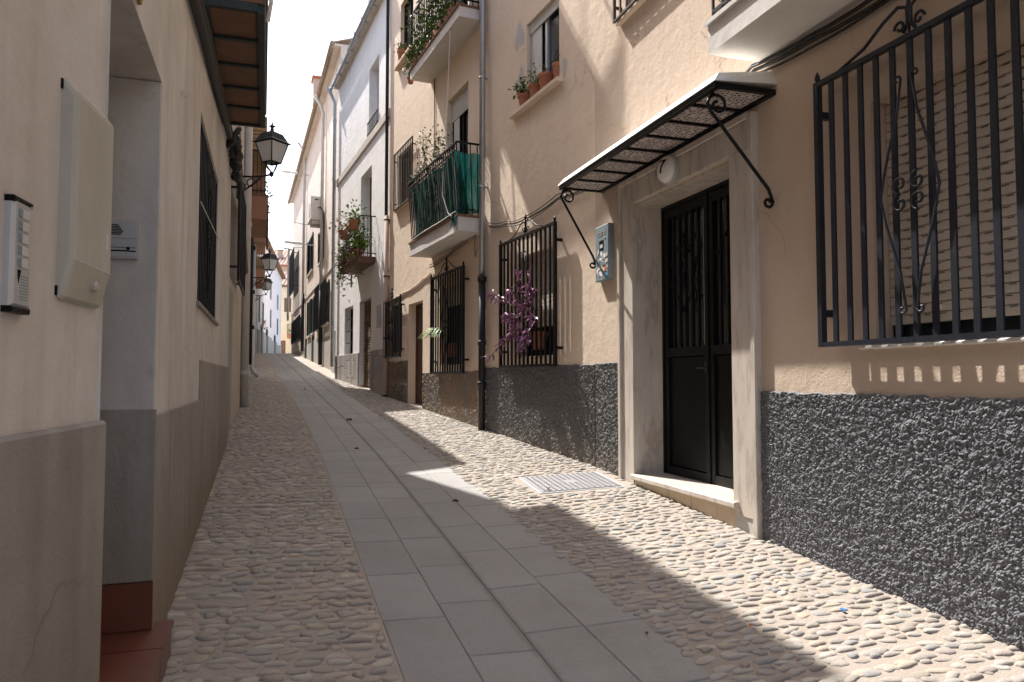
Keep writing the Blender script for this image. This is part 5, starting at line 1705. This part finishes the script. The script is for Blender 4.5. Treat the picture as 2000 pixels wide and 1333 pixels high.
# fourth left house, long, with orange balconies
l4 = thing('terrace_house', 'long pale house with orange faced balconies up the left side', 'house', L4, 0, 0)
part(wall_mesh(MB(), 0, 28.5, .2, 8.2, [], back=-5), 'wall', 'cream2', l4)
part(MB().box(7.3, 10.6, -4.5, -.02, 8.3, 12.2), 'unseen_shade_block', 'cream2', l4)  # unseen block added above the eaves to shade the lane
part(MB().box(0, 28.5, -.4, .20, 8.30, 8.37), 'eave', 'white_trim', l4)
tile_row(l4, 0, 28, 8.38, .19, .22)
o = None
for k in range(60):
    x = .15 + k * .2
    if o is None:
        o = part(MB().box(0, .11, 0, .15, 8.19, 8.29), 'dentil_brick', 'brick', l4)
        o.location = (-x, 0, 0)
    else:
        dup(o, l4, -x, 0, 0)
gt3 = thing('gutter', 'white gutter along the eaves of the long left house', 'gutter', L4, 0, 8.33, .23)
part(MB().tube([(0, 0, 0), (16, 0, 0)], .06, 8), 'trough', 'white_trim', gt3, smooth=True)
dp4 = thing('downpipe', 'dark slim drainpipe on the long left house', 'downpipe', L4, 5.0, 1.6, .05)
part(MB().tube([(0, 0, 0), (0, 0, 3.3)], .032, 8), 'pipe', 'cast_iron', dp4, smooth=True)
for z in (.8, 1.6, 2.6, 3.2):
    part(MB().box(-.06, .06, -.06, .07, z, z + .08), 'bracket', 'cast_iron', dp4)
dp5 = thing('downpipe', 'white drainpipe with kicked out foot on the long left house', 'downpipe', L4, 7.6, 1.35, .05)
part(MB().tube([(0, .18, .0), (0, .04, .1), (0, 0, .25), (0, 0, 7)], .065, 10), 'pipe', 'pvc', dp5, smooth=True)
obg = 'orange balconies on the long left house'
for k, (s_, z_, lb) in enumerate(((2.3, 4.36, 'nearest orange faced balcony behind the first lantern'), (7.3, 4.78, 'middle orange faced balcony above the second lantern'), (14.3, 4.60, 'farthest orange faced balcony behind the third lantern'))):
    b_ = balcony(L4, s_, s_ + 2.0, z_, .34, .46, lb, mat='orange_fascia', nb=16, rail=.85, group=obg, edge='coping_tile')
    foliage(b_, 'plants', 'ivy', 130, lambda g: (g.uniform(0, 1.6), .3 + g.gauss(0, .05), .5 + abs(g.gauss(0, .2))), .07, 200 + k)
    part(MB().box(.02, 1.98, .02, .31, .5, .9 if k != 1 else .52), 'screen', 'ochre' if k != 0 else 'orange_fascia', b_)
tb2 = thing('bamboo_blind', 'rolled ochre bamboo blind over the nearest orange balcony', 'blind', L4, 2.3, 5.72, .02)
for k in range(9):
    part(MB().bbox(0, 1.9, .0, .30, k * .075, k * .075 + .06, .01), 'slat', 'ochre', tb2)
spk = thing('antenna_mast', 'thin dark post with a ball finial on the middle orange balcony', 'pole', L4, 7.9, 5.2, .38)
part(MB().tube([(0, 0, -.5), (0, 0, .62)], .025, 6), 'pole', 'rust', spk)
part(MB().lathe([(.01, -.05), (.05, -.02), (.05, .02), (.01, .05)], (0, 0, .66), 8), 'finial', 'rust', spk)

# ---- lanterns
def lantern():
    t = bpy.data.objects.new('street_lantern', None)
    COL.objects.link(t)
    t['_f'] = False
    # local: origin at the lantern's bottom cup, wall lies towards -x
    hb, wb, wt = .10, .085, .150
    zt = hb + .27
    fr = MB()
    for sx in (-1, 1):
        for sy in (-1, 1):
            fr.bar((sx * wb, sy * wb, hb), (sx * wt, sy * wt, zt), .016, .016)
    for a in range(4):
        c = [(-1, -1), (1, -1), (1, 1), (-1, 1)]
        p, q = c[a], c[(a + 1) % 4]
        fr.bar((p[0] * wb, p[1] * wb, hb), (q[0] * wb, q[1] * wb, hb), .016, .016)
        fr.bar((p[0] * wt, p[1] * wt, zt), (q[0] * wt, q[1] * wt, zt), .02, .02)
    part(fr, 'frame', 'green_metal', t)
    c = [(-1, -1), (1, -1), (1, 1), (-1, 1)]
    for a in range(4):
        p, q = c[a], c[(a + 1) % 4]
        part(MB().add([(p[0] * wb, p[1] * wb, hb), (q[0] * wb, q[1] * wb, hb), (q[0] * wt, q[1] * wt, zt), (p[0] * wt, p[1] * wt, zt)], [(0, 1, 2, 3)]), 'pane', 'lantern_glass', t)
    rf = MB()
    for (r1, z1), (r2, z2) in (((.185, zt + .005), (.15, zt + .03)), ((.15, zt + .03), (.10, zt + .13)), ((.10, zt + .13), (.03, zt + .165))):
        rf.add([(sx * r1, sy * r1, z1) for sx, sy in c] + [(sx * r2, sy * r2, z2) for sx, sy in c], [(k, (k + 1) % 4, 4 + (k + 1) % 4, 4 + k) for k in range(4)])
    rf.add([(sx * .185, sy * .185, zt + .004) for sx, sy in c], [(3, 2, 1, 0)])
    part(rf, 'roof', 'green_metal', t)
    part(MB().lathe([(.028, zt + .16), (.02, zt + .22), (.05, zt + .235), (.015, zt + .25), (.012, zt + .27), (.002, zt + .30)], (0, 0, 0), 8), 'finial', 'green_metal', t)
    for ch_ in t.children:
        ch_.rotation_euler = (0, 0, R(45))
    cr = MB()
    for k in range(4):
        an = math.pi / 4 + k * math.pi / 2
        cr.tube([(wb * 1.2 * math.cos(an), wb * 1.2 * math.sin(an), hb), (.08 * math.cos(an), .08 * math.sin(an), .04), (.015, 0, -.05)], .008, 5)
    cr.lathe([(.004, -.10), (.03, -.07), (.03, -.04), (.012, -.02)], (0, 0, 0), 8)
    part(cr, 'cradle', 'black_metal', t)
    br = MB()
    br.tube([(0, 0, -.06), (-.10, 0, -.09), (-.20, 0, -.11), (-.42, 0, -.12)], .014, 6)
    br.tube([(-.42, 0, -.36), (-.34, 0, -.30), (-.22, 0, -.20), (-.14, 0, -.12)], .012, 6)
    br.tube([(-.26 + .07 * (1 - .6 * k / 16) * math.cos(k * .45), 0, -.20 + .07 * (1 - .6 * k / 16) * math.sin(k * .45)) for k in range(17)], .010, 5)
    br.tube([(-.36 + .05 * (1 - .6 * k / 14) * math.cos(2 + k * .45), 0, -.24 + .05 * (1 - .6 * k / 14) * math.sin(2 + k * .45)) for k in range(15)], .010, 5)
    br.box(-.44, -.42, -.03, .03, -.42, -.04)
    part(br, 'bracket', 'black_metal', t)
    return t
ln = lantern()
LL = [((-.09, 10.5, 4.13), 'largest lantern on a scrolled bracket, below the timber balcony'), ((-.18, 20.0, 3.98), 'second lantern up the left side, in front of the white far house'), ((-.365, 28.0, 4.36), 'third and smallest lantern up the left side')]
for k, (p, lb) in enumerate(LL):
    t = ln if k == 0 else copy_tree(ln)
    t.location = p
    tag(t, lb, 'lantern', 'street lanterns on the left walls')
lh_ = 'overhead wire strung high across the lane between the houses'
for k, (a, b, lb) in enumerate((((-.9, 30, 8.3), (1.35, 33, 7.9), 'upper overhead wire strung across the lane far up'), ((-1.0, 34, 7.6), (1.2, 36, 7.45), 'lower overhead wire strung across the lane far up'))):
    t = thing_at('overhead_wire', lb, 'cable', a)
    dv = Vector(b) - Vector(a)
    part(MB().tube([tuple(dv * u + Vector((0, 0, -.25 * 4 * u * (1 - u)))) for u in [j / 10 for j in range(11)]], .010, 4), 'strand', 'cable', t)

# ================================================================== FAR END
f1 = thing('white_house', 'long bright white house with blue-grey foot beyond the crest of the lane', 'house', F1, 0, 0)
part(wall_mesh(MB(), 0, 19.5, 1.5, 9.0, [], back=-8), 'wall', 'far_white', f1)
sr = random.Random(4)
for k in range(8):
    a = k * 2.45
    part(MB().bbox(a + .01, a + 2.44, 0, .05, 1.5, 3.85 + .10 * (k % 2) - .03 * k, .01), 'plinth_panel', 'far_grey', f1)
for (a, z0, z1, w_) in ((.8, 4.3, 5.6, .3), (3.0, 4.2, 5.5, .5), (8.2, 6.3, 7.5, .7), (8.5, 4.5, 5.6, .6), (14.5, 6.2, 7.2, .9), (14.8, 4.4, 5.5, .8)):
    w2 = part(MB().box(a, a + w_, -.01, .02, z0, z1), 'window', 'glass', f1)
    part(MB().box(a - .05, a, 0, .04, z0, z1).box(a + w_, a + w_ + .05, 0, .04, z0, z1).box(a - .05, a + w_ + .05, 0, .04, z1, z1 + .05), 'frame', 'boxgrey', w2)
for a in (2.0, 5.5, 12.0):
    part(MB().box(a, a + .9, .045, .07, 2.4, 4.2), 'door', 'shutter_green', f1)
part(MB().box(0, 19.6, -.3, .3, 9.0, 9.08), 'eave', 'coping_tile', f1)
tile_row(f1, 0, 19.5, 9.1, .30, .3)
pot_ = thing('wall_flowers', 'red flowers in a bracket on the far white house', 'flowers', F1, 2.2, 4.3, .1)
foliage(pot_, 'blooms', 'flower', 60, lambda g: (g.gauss(0, .15), abs(g.gauss(0, .08)), g.gauss(0, .15)), .1, 44)

y2 = Wall((-3, 62), -90, 'R')     # faces down the lane: s runs to +X, out = towards the camera
def face_wall(P, ang):
    w = Wall(P, ang, 'R')
    return w
FY = Wall((6.0, 64.0), 80, 'R')    # s runs towards -X, out towards -Y
yh = thing('yellow_house', 'yellow plastered house with small balconies closing the end of the lane', 'house', FY, 0, 0)
part(wall_mesh(MB(), 0, 5.9, 1.5, 8.9, [], back=-6), 'wall', 'yellow', yh)
part(MB().box(-.2, 6.1, -.3, .4, 8.9, 9.0), 'eave', 'coping_tile', yh)
tile_row(yh, 0, 6, 9.02, .4, .3, 3.5, .45)
for (a, z0, z1) in ((4.9, 6.8, 8.0), (4.3, 4.9, 6.3), (3.3, 6.8, 8.0), (5.3, 2.6, 4.4)):
    w2 = part(MB().box(a, a + .55, -.01, .02, z0, z1), 'window', 'wood', yh)
    part(MB().box(a - .06, a + .61, 0, .10, z0 - .08, z0), 'sill', 'bal_white', w2)
for k, (a, z_, lb, mt_) in enumerate(((4.0, 4.6, 'rust coloured balcony on the yellow end house', 'terracotta'), (3.4, 6.3, 'green screened balcony high on the yellow end house', 'orange_fascia'))):
    b_ = balcony(FY, a, a + 1.1, z_, .6, .3, lb, mat=mt_, nb=10, rail=.8, group='balconies on the yellow end house')
    if k == 1:
        part(MB().box(.05, 1.05, .58, .62, .35, 1.25), 'screen', 'boxgrey', b_)
    foliage(b_, 'plants', 'ivy_pale', 40, lambda g: (g.uniform(0, 1.1), .5 + g.gauss(0, .1), .5 + abs(g.gauss(0, .3))), .14, 300 + k)
FP = Wall((4.0, 78.0), 82, 'R')
ph = thing('pink_house', 'tall pink house with tiled roof rising behind the far houses', 'house', FP, 0, 0)
part(wall_mesh(MB(), 0, 6.5, 1.5, 12.6, [], back=-6), 'wall', 'pinkwall', ph)
part(MB().box(-.3, 6.8, -.3, .5, 12.6, 12.75), 'eave', 'terracotta', ph)
tile_row(ph, -.2, 6.7, 12.78, .5, .35, 5.5, .42)
for a in (3.2, 4.6):
    part(MB().box(a, a + .6, -.01, .02, 10.6, 11.9), 'window', 'dark', ph)
chm2 = copy_tree(chm)
chm2.location = FP.pt(4.0, -2.0, 13.6)
chm2['label'] = 'small chimney on the tiled roof of the far pink house'
